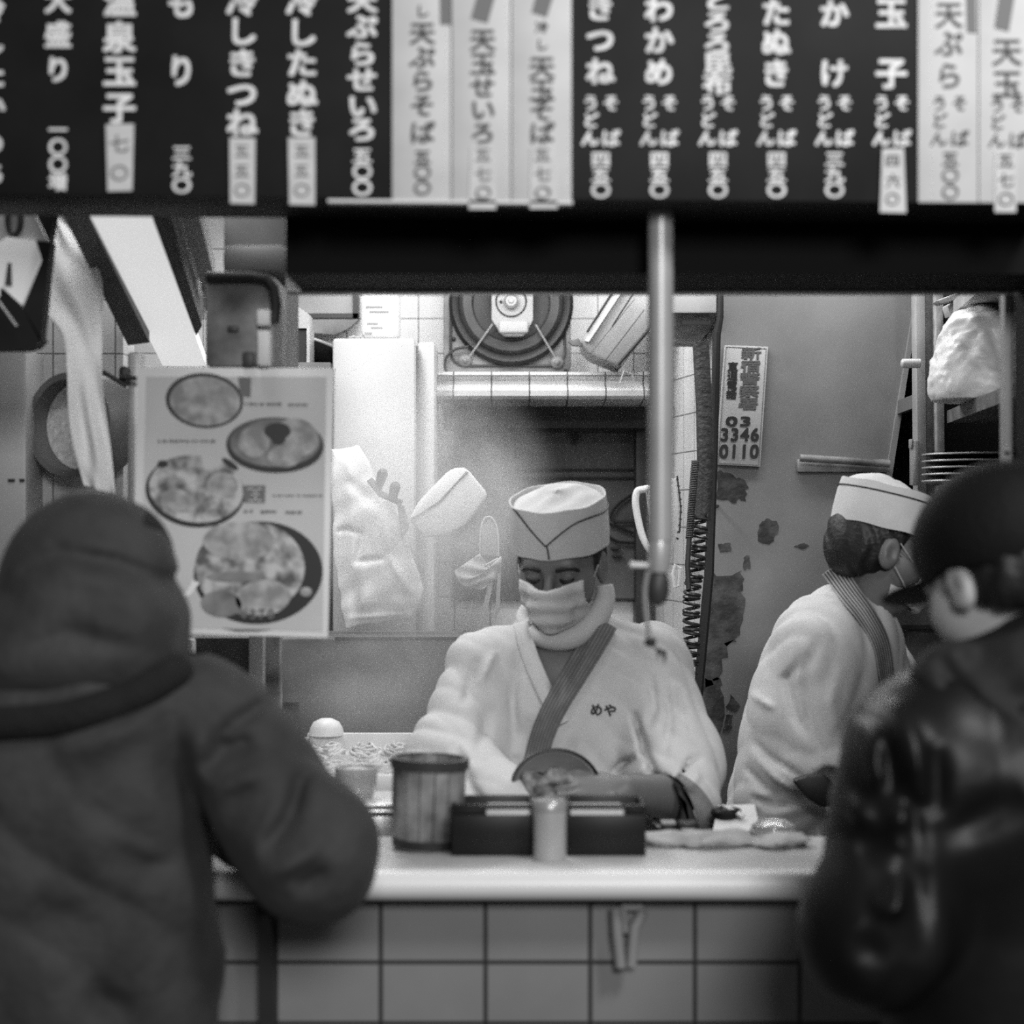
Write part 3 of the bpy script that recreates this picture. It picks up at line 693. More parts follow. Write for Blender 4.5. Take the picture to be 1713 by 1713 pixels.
hl = [U(1203, 846, 4.262), U(1188, 848, 4.20), U(1176, 860, 4.14), U(1174, 866, 4.135)] + hl
mb = MB(); mb.tube(hl, .0042, n=6); tag(mb.build('coiled_hose', mat('hose_dark', .03, .3)), 'dark coiled hose hanging down beside the tiled return', 'hose')
hl = [U(1163 - 10 * i / 399, 770 + 130 * i / 399, 4.10) + Vector((.008 * math.cos(i * .7), .006 * math.sin(i * .7), 0)) for i in range(400)]
mb = MB(); mb.tube(hl, .0018, n=5); mb.tube([U(1153, 900, 4.1), U(1150, 945, 4.1), U(1152, 985, 4.1)], .006); tag(mb.build('spring_cord', m_dark), 'thin springy cord beside the coiled hose', 'cord')
rk = thing('plastic_rack', 'white oval plastic strainer hanging behind the steel pipe', 'strainer', U(1100, 930, 4.5))
ring = [(1075, 819), (1066, 822), (1063, 838), (1066, 862), (1074, 895), (1086, 918), (1100, 926)]
mb = MB(); mb.tube([U(*p, 4.42) for p in along(ring, 24)], .009, n=10); mb.tube([U(*p, 4.42) for p in along([(1075, 819), (1088, 818), (1091, 835)], 10)], .009, n=10); mb.build('handle', m_whitepl, rk)
mb = MB(); mb.prism([(1082, 822), (1120, 800), (1134, 800), (1139, 850), (1136, 890), (1122, 930), (1100, 930), (1092, 900)], 4.42, .04, bev=.006); mb.build('bowl', m_whitepl, rk)
mb = MB()
for i in range(10):
    y = 802 + i * 11; x = 1133 + 6 * math.sin(i / 9 * 3.1); mb.box(U(x, y, 4.415), (.006, .01, .004), rot=(0, .6, 0))
mb.tube([U(1133, 796, 4.41), U(1139, 850, 4.41), U(1137, 890, 4.41)], .002, n=6); mb.build('rim_teeth', m_rubber, rk)
mb = MB(); mb.tube([U(1126, 960, 4.4), U(1130, 945, 4.4), U(1138, 950, 4.4), U(1136, 980, 4.4), U(1129, 982, 4.4), U(1127, 965, 4.4)], .005, n=8, closed=True); mb.build('hook', m_whitepl, rk)

sp = thing('hanging_pipe', 'upright steel pipe with a tap hanging down from the menu board', 'pipe', U(1104, 960, 2.52))
mb = MB(); mb.tube([U(1105, 320, 2.54), U(1105, 905, 2.54)], m(21.5, 2.54), n=28); mb.build('shaft', mat('pipe_grey', .42, .38, metal=.25, noise=.1), sp)
mb = MB(); mb.tube([U(1104, 903, 2.54), U(1104, 915, 2.54), U(1103, 940, 2.54), U(1102, 957, 2.54), U(1102, 960, 2.54)], [m(20, 2.54), m(21, 2.54), m(20, 2.54), m(17, 2.54), m(8, 2.54)], n=28); mb.build('tap_body', mat('tap_bright', .62, .3, metal=.5), sp)
mb = MB(); mb.tube([U(1084, 946, 2.54), U(1058, 945, 2.54)], m(5, 2.54), n=12); mb.ell(U(1058, 945, 2.54), (m(6, 2.54),) * 3); mb.build('tap_lever', mat('lever_bright', .7, .3), sp)
mb = MB(); mb.tube([U(1102, 958, 2.54), U(1101, 968, 2.54), U(1100, 990, 2.54), U(1101, 1006, 2.54), U(1102, 1013, 2.54)], [m(13, 2.54), m(18, 2.54), m(20, 2.54), m(15, 2.54), m(4, 2.54)], n=24); mb.build('rubber_bulb', mat('bulb_dark', .04, .5), sp)
mb = MB(); mb.tube([U(*p, 2.53) for p in along([(1084, 955), (1079, 985), (1080, 1020), (1084, 1050), (1086, 1070), (1100, 1085)], 24)], .0035, n=8); mb.build('cord', m_greymid, sp)
mb = MB(); mb.ell(U(1088, 1074, 2.53), (.009, .008, .007)); mb.prism([(1098, 1083), (1116, 1090), (1112, 1112), (1108, 1096), (1103, 1094), (1101, 1106)], 2.525, .008); mb.build('clip', m_rubber, sp)

# ------------------------------------------------------------------ police notice
sg = thing('police_sign', 'upright grey notice with the police telephone number on the worn panel', 'sign', U(1240, 780, 4.235))
SD = 4.235
mb = MB(); mb.prism([(1212, 577), (1285, 580), (1272, 781), (1198, 777)], SD, .012, bev=.001); mb.build('plate', mat('sign_plate', .42, .5, noise=.05), sg)
mb = MB(); q = [(1215, 580), (1282, 583), (1269, 778), (1201, 774)]; mb.tube([U(x, y, SD - .001) for x, y in q], .0008, n=4, closed=True); mb.build('border_line', m_ink_g, sg)
it = []
for i, ch in enumerate('新宿警察署'): it.append((ch, 1257 - 1.2 * i, 591 + 21 * i, 35, 21))
letters(it, SD, .02, shear=.06).build('lettering', mat('sign_grey_ink', .10, .5), sg, 0)
it = []
for i, ch in enumerate('直通電話'): it.append((ch, 1226 - .8 * i, 613 + 15.5 * i, 18, 15.5))
for i, ch in enumerate('03'): it.append((ch, 1224 + 23 * i, 704, 40, 22))
for i, ch in enumerate('3346'): it.append((ch, 1212 + 17 * i, 726, 29, 30))
for i, ch in enumerate('0110'): it.append((ch, 1211 + 17 * i, 754, 30, 32))
letters(it, SD, .03, shear=.06).build('lettering', m_ink_b, sg, 0)
# ------------------------------------------------------------------ shelf unit at the right
su = thing('shelf_unit', 'dark shelf unit with pale upright posts at the right edge', 'shelf', (U(1552, 0, 4.05).x, 4.05, 0))
def upright(x0, x1, D, t, lean=0):
    a, b = U(x0, 470, D), U(x1, 470, D); l = m(lean, D)
    return [Vector((a.x, D, 2.25)), Vector((b.x, D, 2.25)), Vector((b.x + l * .5, D, 1.354)), Vector((a.x + l * .5, D, 1.354))], t
for x0, x1, D, t, M_ in ((1531, 1546, 4.02, .05, mat('upright_edge', .30, .5, noise=.2)), (1545, 1566, 4.04, .06, mat('upright_face', .16, .5, noise=.3, nscale=20)), (1564, 1577, 4.0, .05, mat('upright_lip', .34, .5, noise=.25, nscale=30))):
    mb = MB(); q, t = upright(x0, x1, D, t, 12); mb.hexa(q, (0, t, 0), bev=.002); mb.build('upright', M_, su)
def shelf(z, th, y0=3.18, y1=4.0, x=.925, M_=None):
    mb = MB(); mb.hexa([(x + .045, y1, z - th), (x - .03, y0, z - th), (x - .03, y0, z), (x + .045, y1, z)], (.5, 0, 0)); return mb.build('shelf_board', M_ or mat('shelf_edge', .13, .55, nscale=20, v2=.07), su)
shelf(1.787, .028); shelf(2.02, .028, y0=3.3, M_=mat('shelf_under_lit', .35, .6, noise=.2)); shelf(1.615, .02)  # top board coloured paler, for the light on its underside
mb = MB(); mb.box((1.25, 4.11, 1.80), (.62, .02, .9)); mb.build('back_panel', m_rubber, su)
mb = MB(); mb.prism([(1566, 503), (1600, 490), (1612, 486), (1605, 500), (1575, 508)], 3.9, .05, bev=.004); mb.prism([(1584, 510), (1602, 502), (1604, 520), (1590, 530)], 3.95, .05, bev=.004)
tag(mb.build('folded_bag', mat('bag_grey', .40, .7, noise=.2)), 'pale folded bag on the top shelf at the right', 'bag')
# bag of tied plastic on the middle shelf
bc = A(1634, 605, 3.72)
f = union([ell(A(1632, 640, 3.72), (.088, .11, .095)), ell(A(1636, 590, 3.74), (.075, .10, .09)), ell(A(1660, 560, 3.74), (.085, .09, .05)), ell(A(1600, 640, 3.70), (.05, .07, .06)), ell(A(1606, 585, 3.72), (.04, .06, .06))], .03)
f = ripples(f, .009, 55, 3); f = ripples(f, .004, 130, 5)
fb = f; f = lambda p: np.maximum(fb(p), 1.789 - p[:, 2])
o = sdf_obj('stuffed_bag', f, bc - .22, bc + .22, .006, m_plasticbag); tag(o, 'bulging crumpled white plastic bag on the middle shelf at the right', 'bag')
for i in range(5):
    c = U(1632, 808 - 11 * i, 3.62); r0 = .105
    mb = MB(); mb.lathe([(.001, -.006), (r0 - .03, -.006), (r0, .002), (r0 + .001, .004), (r0 - .002, .005), (r0 - .03, -.002), (.001, -.002)], 40, Matrix.Translation(c))
    o = mb.build('serving_tray', m_plate, None, 25)
    mr = MB(); mr.tube([c + Vector((r0 * math.cos(t), r0 * math.sin(t), .004)) for t in np.linspace(0, 6.2832, 48, endpoint=False)], .0016, n=6, closed=True)
    rm = mr.build('rim', m_alu, o)
    tag(o, ['lowest of the dark trays stacked on the shelf at the right', 'second dark tray from the bottom of the stack on the shelf', 'middle dark tray of the stack on the shelf at the right', 'second dark tray from the top of the stack on the shelf', 'topmost dark tray of the stack on the shelf at the right'][i], 'tray', 'dark trays stacked on the shelf')
mb = MB(); mb.tube([U(1511, 608, 3.98), U(1539, 608, 3.98)], .0105, n=16); mb.ell(U(1511, 608, 3.98), (.006, .0105, .0105)); tag(mb.build('towel_roll', m_white), 'short pale roll poking out beside the shelf post', 'roll')
mb = MB(); mb.pbox(1526, 736, 1538, 812, 3.99, .03, bev=.003); mb.pbox(1523, 734, 1528, 750, 3.985, .02, bev=.002); tag(mb.build('hinge_plate', m_alu), 'narrow pale metal plate on the shelf post', 'plate')
mb = MB(); mb.hexa([U(1502, 670, 4.2), U(1540, 655, 4.1), U(1540, 678, 4.1), U(1502, 692, 4.2)], (.02, .1, 0)); mb.build('side_rail', mat('side_rail_grey', .14, .6), su)
# low cupboard behind the right cook
cb = thing('work_cupboard', 'grey cupboard with a top whitened as if lit in front of the right-hand cook', 'cupboard', (U(1560, 0, 4.0).x, 4.0, 0))
mb = MB(); a = U(1476, 1050, 4.0); b = U(1720, 1050, 4.0); mb.box(((a.x + b.x) / 2, 4.1, a.z / 2), (b.x - a.x, .2, a.z)); mb.build('body', mat('cupboard_grey', .11, .5, noise=.2), cb)
mb = MB(); mb.hexa([U(1480, 1016, 3.97), U(1720, 1000, 3.97), U(1720, 1040, 3.97), U(1478, 1048, 3.97)], (0, .25, 0)); mb.build('rim_rail', mat('rim_grey', .10, .5), cb)
mb = MB(); mb.hexa([U(1480, 1016, 3.96), U(1556, 1003, 3.96), U(1560, 985, 4.0), U(1558, 984, 4.0)], (0, .03, 0)); mb.build('cloth', m_white, cb)  # lit corner of the cupboard top, its brightness put in as white
mb = MB(); mb.pbox(1476, 1046, 1720, 1052, 3.96, .03); mb.build('seam', m_rubber, cb)

# ------------------------------------------------------------------ hanging things on the back wall
f = union([ell(A(640, 930, 4.25), (.095, .035, .12)), ell(A(636, 1000, 4.24), (.098, .04, .08)), ell(A(625, 855, 4.24), (.06, .04, .07)), ell(A(590, 795, 4.26), (.05, .035, .05)), ell(A(606, 900, 4.22), (.05, .04, .04)), ell(A(668, 990, 4.24), (.05, .035, .09))], .05)
poly = np.array([(548, 752), (600, 742), (622, 780), (636, 820), (662, 842), (680, 890), (712, 985), (704, 1012), (690, 1040), (640, 1042), (578, 1052), (568, 1000), (556, 930), (556, 860)], float)
W2 = np.array([[U(x, y, 4.24).x, U(x, y, 4.24).z] for x, y in poly])
def d_poly(p):
    q = p[:, [0, 2]]; n = len(W2); d = np.full(len(q), 9.); ins = np.zeros(len(q), bool)
    for i in range(n):
        a, b = W2[i], W2[(i + 1) % n]; ba = b - a; t = np.clip((q - a) @ ba / (ba @ ba), 0, 1)
        d = np.minimum(d, np.linalg.norm(q - a - t[:, None] * ba, axis=1))
        c = (a[1] > q[:, 1]) != (b[1] > q[:, 1]); xi = a[0] + (q[:, 1] - a[1]) / np.where(c, b[1] - a[1], 1) * (b[0] - a[0]); ins ^= c & (q[:, 0] < xi)
    return np.where(ins, -d, d)
def f_bag(p):
    d2 = d_poly(p); y = np.abs(p[:, 1] - 4.25) - .022 - .018 * np.clip(-d2 / .05, 0, 1)
    return np.maximum(d2 + .003, y * .8)
f = ripples(f_bag, .006, 45, 11)
f = creases(f, [([A(560, 890, 4.2), A(580, 885, 4.2), A(608, 895, 4.2)], .006, .012, 4.25), ([A(608, 880, 4.2), A(596, 940, 4.2), A(640, 935, 4.2), A(650, 915, 4.2)], .008, .010, 4.25), ([A(650, 930, 4.2), A(690, 1000, 4.2)], .010, -.010, 4.25),
    ([A(596, 945, 4.2), A(590, 1040, 4.2)], .01, .008, 4.25), ([A(575, 1035, 4.2), A(690, 1028, 4.2)], .006, -.006, 4.25), ([A(580, 800, 4.2), A(630, 850, 4.2)], .012, .012, 4.25), ([A(640, 850, 4.2), A(655, 920, 4.2)], .012, -.008, 4.25)])
o = sdf_obj('carrier_bag', f, A(535, 1070, 4.17) - [0, 0, .02], A(725, 730, 4.17) + [.02, .16, .02], .0055, m_plasticbag); tag(o, 'white plastic carrier bag hanging in front of the tall white cabinet', 'bag')
hk = thing('hook_rail', 'dark hook rail with two round knobs above the white carrier bag', 'hook', U(650, 870, 4.2))
mb = MB(); mb.tube([U(618, 802, 4.19), U(636, 826, 4.19), U(672, 842, 4.19)], .008, n=10); mb.build('rail', mat('hook_dark', .10, .5), hk)
for a, b in (((640, 792), (632, 818)), ((661, 814), (656, 838))):
    mb = MB(); mb.tube([U(*a, 4.175), U(*b, 4.185)], [.013, .009], n=14); mb.ell(U(*a, 4.175), (.012, .012, .012)); mb.build('knob', m_hair, hk)
mb = MB(); mb.prism([(664, 842), (676, 845), (684, 880), (672, 905)], 4.2, .02, bev=.003); mb.build('strap', m_greymid, hk)
sh = thing('spare_hat', 'folded white cook hat hanging on the tiles left of the middle cook', 'hat', U(750, 890, 4.3))
mb = MB(); mb.prism([(683, 869), (700, 838), (752, 785), (770, 781), (781, 783), (817, 827), (778, 880), (748, 894), (712, 900)], 4.27, .06, bev=.012); mb.build('body', m_cloth, sh)
mb = MB(); mb.tube([U(*p, 4.268) for p in along([(783, 790), (760, 812), (738, 838), (716, 852)], 20)], .0018, n=6); mb.build('piping', m_rubber, sh)
mb = MB(); mb.prism([(685, 868), (702, 840), (753, 787), (770, 783), (782, 787), (735, 838), (700, 862)], 4.262, .02, bev=.004); mb.build('fold_band', mat('cotton_bright', .80, .85), sh)
sk = thing('spare_mask', 'spare pale face mask hanging by its loops beside the middle cook', 'mask', U(820, 1040, 4.2))
mb = drape([(760, 955), (768, 975), (790, 985), (806, 988)], [(802, 926), (822, 948), (838, 930), (838, 962)], 4.2, nu=20, nv=20, fold=.003, nf=2, thick=.003, bulge=.012); mb.build('cloth', mat('mask_pale', .42, .9), sk, 180)
mb = MB(); mb.tube([U(*p, 4.2) for p in along([(803, 930), (804, 890), (810, 868), (822, 866), (832, 885), (834, 930)], 24)], .0022, n=6); mb.tube([U(812, 946, 4.2), U(834, 934, 4.2)], .003, n=6); mb.build('ear_loop', m_white, sk)
mb = MB(); mb.prism([(806, 880), (820, 868), (831, 886), (832, 930), (806, 928)], 4.22, .01); mb.build('inner_panel', mat('mask_mid', .26, .9), sk)
mb = MB(); mb.prism([(820, 960), (829, 958), (813, 1030), (800, 1052)], 4.2, .004); mb.prism([(832, 960), (838, 956), (836, 1020), (828, 1040)], 4.2, .004); mb.build('strap', m_white, sk)
for pts, lab in (([(1066, 822), (1036, 842), (1022, 862), (1030, 872), (1064, 872)], 'dark cable looped between the hat of the middle cook and the hatch post, topmost'), ([(1018, 876), (1040, 884), (1060, 892)], 'short straight dark cable right of the hat of the middle cook'), ([(1016, 896), (1034, 906), (1066, 908)], 'lowest dark cable right of the hat of the middle cook'), ([(880, 812), (896, 802), (912, 804), (930, 812)], 'dark cable arching just above the hat of the middle cook')):
    mb = MB(); mb.tube([U(*p, 4.91) for p in along(pts, 24)], .004, n=6); tag(mb.build('loose_cable', m_rubber), lab, 'cable', 'loose cables on the hatch')
mb = MB(); mb.pbox(1022, 915, 1036, 919, 4.905, .02); mb.build('notch', m_rubber, w)
mb = MB(); mb.pbox(1024, 928, 1040, 931, 4.905, .02); mb.build('notch', m_rubber, w)

# ------------------------------------------------------------------ cooker, posts and trays at the left
ck = thing('noodle_cooker', 'grey stained stainless noodle cooker steaming behind the noodle tray', 'cooker', (U(600, 0, 4.0).x, 4.0, 0))
mb = MB(); a = U(468, 1068, 4.05); b = U(770, 1068, 4.05); mb.box(((a.x + b.x) / 2, 4.2, a.z / 2), (b.x - a.x, .3, a.z), bev=.006); mb.build('body', m_greysteel, ck)
mb = MB(); mb.pbox(474, 1175, 500, 1180, 4.045, .01); mb.pbox(560, 1066, 770, 1070, 4.045, .02); mb.build('seam', m_dark, ck)
for x0, x1, y0, D, M_, lab in ((416, 440, 1060, 3.35, m_greymid, 'narrow grey post under the right side of the poster'), (441, 468, 1060, 3.4, m_greybox, 'broad grey post under the poster next to the noodle cooker'), (303, 322, 1070, 3.3, mat('post_pale', .40, .5), 'pale post below the left of the poster')):
    a, b = U(x0, y0, D), U(x1, y0, D); mb = MB(); mb.box(((a.x + b.x) / 2, D + .02, a.z / 2), (b.x - a.x, .04, a.z), bev=.004); tag(mb.build('stand_post', M_), lab, 'post')
mb = MB(); a, b = U(323, 1068, 3.38), U(415, 1068, 3.38); mb.box(((a.x + b.x) / 2, 3.42, a.z / 2), (b.x - a.x, .06, a.z)); o = tag(mb.build('dark_cupboard', mat('cupboard_dark', .05, .5, noise=.4)), 'dark cupboard front below the poster', 'cupboard')
mb = MB(); mb.pbox(392, 1153, 414, 1158, 3.36, .02, bev=.003); mb.build('handle', m_alu, o)

nt = thing('noodle_box', 'wide shallow white noodle box behind the chopstick tub', 'tray', U(600, 1330, 3.2))
x0, x1 = U(492, 0, 3.4).x, U(706, 0, 3.4).x; zt = HCAM - (1226 - PY0) / FPX * 3.62; zb = 1.045
mb = MB(); cx = (x0 + x1) / 2; wd = x1 - x0
for c, s in (((cx, 3.62, (zt + zb) / 2), (wd, .012, zt - zb)), ((cx, 3.14, zb + .025), (wd, .012, .05)), ((x0, 3.38, zb + .03), (.012, .48, .06)), ((x1, 3.38, zb + .03), (.012, .48, .06)), ((cx, 3.38, zb + .006), (wd, .49, .012))): mb.box(c, s, bev=.003)
mb.build('box', m_whitepl, nt)
mb = MB(); mb.box((cx - .02, 3.0, .475), (wd + .02, .22, .95)); mb.box((cx, 3.0, .963), (wd + .05, .24, .026)); mb.box((cx, 3.38, .5225), (wd + .03, .52, 1.044)); tag(mb.build('noodle_stand', m_greysteel), 'grey stainless stand beneath the white noodle box', 'stand')
rs = np.random.RandomState(5)
proto = None
def noodle_mesh(seed):
    r2 = np.random.RandomState(seed); mb = MB()
    for k in range(26):
        a = r2.uniform(0, 6.28); R = r2.uniform(.015, .042); pts = []
        for q in range(22):
            t = q / 21 * 5.2 + a; rr = R * (1 + .25 * math.sin(3 * t + k)); pts.append((rr * math.cos(t) * 1.15, rr * math.sin(t), .006 + .04 * (1 - R / .05) + .006 * math.sin(2.3 * t + k)))
        mb.tube(pts, .0032, n=5)
    mb.ell((0, 0, .012), (.046, .038, .022)); return mb
npos = [(516, 1272, 3.5), (560, 1262, 3.54), (610, 1258, 3.54), (660, 1262, 3.54), (522, 1296, 3.36), (572, 1290, 3.38), (622, 1288, 3.38), (670, 1290, 3.38), (536, 1318, 3.25), (600, 1320, 3.24), (655, 1320, 3.24)]
for i, (px, py, D) in enumerate(npos):
    p = U(px, py, D)
    if proto is None:
        proto = noodle_mesh(3).build('noodle_portion', m_noodle, None, 180); o = proto
    else:
        o = proto.copy(); COL.objects.link(o)
    o.location = (p.x, p.y, zb + .013); o.rotation_euler = (0, 0, i * 1.3)
    o.scale = (.66, .8, .9)
    row = 'back' if i < 4 else ('middle' if i < 8 else 'front'); kx = (i if i < 4 else i - 4 if i < 8 else i - 8)
    tag(o, 'noodle portion, %s in the %s row of the white noodle box' % (['leftmost', 'second from left', 'third from left', 'rightmost'][kx] if i < 8 else ['leftmost', 'middle one', 'rightmost'][kx], row), 'noodles', 'noodle portions in the white box')
mb = MB(); c = U(546, 1226, 3.62); mb.lathe([(.036, -.01), (.033, .004), (.026, .016), (.012, .023), (.001, .024)], 32, Matrix.Translation(c + Vector((0, 0, .006)))); tag(mb.build('upturned_bowl', m_whitepl), 'small upturned white bowl on the far rim of the noodle box', 'bowl')
# glass bowl on steel trays in front of the noodle box
rs_ = thing('steel_box', 'grey steel box on the prep table below the two bright trays', 'box', U(640, 1415, 2.95))
a, b = U(560, 1363, 2.95), U(662, 1363, 2.95)
mb = MB(); mb.box(((a.x + b.x) / 2, 3.0, (a.z + .976) / 2), (b.x - a.x, .12, a.z - .976), bev=.003); mb.build('body', m_steel, rs_)
mb = MB(); mb.box(((a.x + b.x) / 2, 2.938, .982), (b.x - a.x, .006, .008)); mb.build('foot_rail', m_alu, rs_)
for i, y in enumerate((1357.5, 1347)):
    z = HCAM - (y - PY0) / FPX * 2.93
    mb = MB(); mb.box(((a.x + b.x) / 2 + .004 * i, 3.0, z), (b.x - a.x + .012, .14, .0055), bev=.0022); tag(mb.build('steel_tray', mat('tray_bright', .85, .25, metal=.3)), ['lower of the two bright flat trays under the glass bowl', 'upper of the two bright flat trays under the glass bowl'][i], 'tray', 'bright trays on the steel box')
gb = thing('glass_bowl', 'smoky glass bowl on the bright trays in front of the noodle box', 'bowl', U(598, 1340, 2.99))
c = U(596, 1340, 2.99)
mb = MB(); mb.lathe([(.001, 0), (.024, 0), (.030, .012), (.034, .03), (.036, .056), (.033, .056), (.030, .03), (.026, .016), (.001, .006)], 40, Matrix.Translation(c)); mb.build('bowl', m_glass, gb)
mb = MB(); mb.tube([c + Vector((.0345 * math.cos(t), .0345 * math.sin(t), .056)) for t in np.linspace(0, 6.2832, 40, endpoint=False)], .0022, n=8, closed=True); mb.build('rim', m_white, gb)
mb = MB(); mb.ell(c + Vector((0, 0, .045)), (.028, .028, .012)); mb.build('filling', m_noodle, gb)

# ------------------------------------------------------------------ things on the serving counter
cs = thing('chopstick_tub', 'tall dark-rimmed wooden tub on the counter left of the black boxes', 'tub', U(714, 1412, 2.76))
c = Vector((U(714, 0, 2.76).x, 2.76, z_ct)); hb = .136
Mx = Matrix.Translation(c) @ Euler((0, math.radians(2.0), 0)).to_matrix().to_4x4()
mb = MB(); N_ = 16
for i in range(N_):
    a = 2 * math.pi * i / N_; V = []
    for r1 in (0, 1):
        for z, r in ((0, .050), (.07, .0565), (hb, .0575)):
            for d in (-.46, .46):
                aa = a + d * 2 * math.pi / N_; rr = r - .007 * r1; V.append(Mx @ Vector((rr * math.cos(aa), rr * math.sin(aa), z)))
    F = [[0, 1, 3, 2], [2, 3, 5, 4], [7, 6, 8, 9], [9, 8, 10, 11], [0, 2, 8, 6], [2, 4, 10, 8], [1, 7, 9, 3], [3, 9, 11, 5], [4, 5, 11, 10], [0, 6, 7, 1]]
    mb.add(V, F)
mb.lathe([(.001, .003), (.046, .003), (.046, .008), (.001, .008)], 32, Mx); mb.build('staves', mat('tub_wood', .32, .45, nscale=16, v2=.06, lo=.35, hi=.65), cs)
mb = MB(); mb.lathe([(.0505, hb - .012), (.0605, hb - .012), (.061, hb + .003), (.053, hb + .003)], 48, Mx, closed=True); mb.build('rim', mat('tub_rim', .045, .35), cs)
mb = MB(); mb.lathe([(.0495, .004), (.0535, .004), (.0545, .016), (.0505, .016)], 48, Mx, closed=True); mb.build('hoop', m_rubber, cs)
mb = MB(); mb.lathe([(.001, hb - .014), (.049, hb - .014), (.049, hb - .012), (.001, hb - .012)], 32, Mx); mb.build('lid_disc', m_wood2, cs)
for k_, (x0, x1, w0, w1, lab) in enumerate(((756, 893, 812, 889, 'black lacquer box left of the pale cylindrical shaker on the counter'), (948, 1080, 953, 1045, 'black lacquer box right of the pale cylindrical shaker on the counter'))):
    bx = thing('lacquer_box', lab, 'box', U((x0 + x1) / 2, 1431, 2.70), 'black lacquer boxes on the counter')
    D = 2.695; a, b = U(x0, 1346, D), U(x1, 1346, D); h = a.z - z_ct; w = b.x - a.x; cx = (a.x + b.x) / 2
    mb = MB()
    for c_, s_ in (((cx, D - .002, z_ct + h * .40), (w, .006, h * .80)), ((cx, D + .097, z_ct + h / 2), (w, .006, h)), ((a.x + .003, D + .05, z_ct + h / 2), (.006, .094, h)), ((b.x - .003, D + .05, z_ct + h / 2), (.006, .094, h)), ((cx, D + .05, z_ct + .004), (w - .012, .088, .006)), ((cx, D + .002, z_ct + h - .0025), (w, .012, .005)), ((cx - w * (.29 if k_ == 0 else -.37), D + .001, z_ct + h * .88), (w * (.42 if k_ == 0 else .26), .008, h * .2))): mb.box(c_, s_, bev=.0015)
    mb.build('body', m_gloss, bx)
    p, q = U(w0, 1352, D), U(w1, 1352, D); mb = MB(); mb.box(((p.x + q.x) / 2, D + .0285, z_ct + h * .5), (q.x - p.x, .055, h * .86), bev=.005); tag(mb.build('paper_stack', m_paper, bx), 'white paper showing in the slot')
sc_ = thing('shaker', 'pale cylindrical shaker between the two black boxes', 'shaker', U(920, 1438, 2.66))
c = Vector((U(920, 0, 2.66).x, 2.66, z_ct))
mb = MB(); mb.lathe([(.001, 0), (.0235, 0), (.0245, .004), (.0245, .074), (.001, .075)], 40, Matrix.Translation(c)); mb.build('body', mat('shaker_pale', .46, .35, metal=.2), sc_)
mb = MB(); mb.lathe([(.0235, .074), (.0255, .075), (.0255, .084), (.022, .089), (.001, .090)], 40, Matrix.Translation(c)); mb.build('lid', mat('shaker_lid', .42, .3, metal=.3), sc_)
z_pt = .976
def onprep(px, D): return Vector((U(px, 0, D).x, D, z_pt))
def pbx(x0, y0, x1, y1, D, t, M_, name, lab, cat, bev=.002):
    mb = MB(); mb.pbox(x0, y0, x1, y1, D, t, bev=bev); return tag(mb.build(name, M_), lab, cat)
fc_ = union([ell(Vector((U(x, 0, 2.78).x, d, z_ct + .006)), (r, .035, h_)) for x, d, r, h_ in ((1110, 2.80, .030, .007), (1160, 2.78, .045, .004), (1215, 2.80, .04, .008), (1265, 2.77, .045, .004), (1315, 2.79, .03, .006))], .02)
fd_ = ripples(ripples(fc_, .006, 60, 4), .003, 140, 6); fc2 = lambda p: np.maximum(fd_(p), z_ct + .001 - p[:, 2])
tag(sdf_obj('damp_cloth', fc2, (U(1080, 0, 2.78).x - .01, 2.72, z_ct - .01), (U(1345, 0, 2.78).x + .01, 2.86, z_ct + .05), .005, mat('cloth_pale', .40, .9, noise=.25, nscale=20)), 'crumpled pale cloth lying on the counter right of the black boxes', 'cloth')
o = pbx(1107, 1378, 1131, 1402, 2.93, .03, m_gloss, 'small_tin', 'small black tin right of the black boxes', 'tin'); mb = MB(); mb.pbox(1107, 1376, 1131, 1380, 2.928, .032, bev=.001); mb.build('lid', m_greymid, o)
o = pbx(1136, 1376, 1166, 1404, 2.92, .03, m_gloss, 'spice_tin', 'small black tin with two pale stripes', 'tin'); mb = MB(); mb.pbox(1140, 1386, 1162, 1389, 2.9185, .004); mb.pbox(1140, 1394, 1163, 1397, 2.9185, .004); mb.build('stripe', m_white, o)
mb = MB(); mb.hexa([U(1202, 1347, 3.14), U(1262, 1345, 3.14), U(1275, 1402, 3.0), U(1188, 1408, 3.0)], (0, .004, -.004)); o = tag(mb.build('folded_paper', m_paper), 'sheet of white folded paper right of the striped tin', 'paper'); mb = MB(); mb.hexa([U(1204, 1350, 3.12), U(1216, 1352, 3.11), U(1246, 1366, 3.08), U(1240, 1372, 3.07)], (0, -.006, .006)); mb.build('fold', m_white, o)
mb = MB(); mb.tube([U(1214, 1399, 2.97), U(1259, 1396, 2.97)], .007, n=12); tag(mb.build('black_pen', m_rubber), 'short thick black pen on the folded paper', 'pen')
gg = thing('soup_bowl', 'smoky grey glass bowl beside the folded paper', 'bowl', U(1292, 1425, 3.02))
c = U(1294, 1424, 3.02)
mb = MB(); mb.lathe([(.001, 0), (.034, 0), (.038, .012), (.040, .03), (.037, .03), (.034, .012), (.001, .006)], 40, Matrix.Translation(c)); mb.build('bowl', mat('grey_bowl', .16, .25, nscale=12, v2=.08), gg)
mb = MB(); mb.lathe([(.040, .029), (.036, .045), (.02, .054), (.001, .056)], 40, Matrix.Translation(c)); mb.build('cover', m_glass, gg)
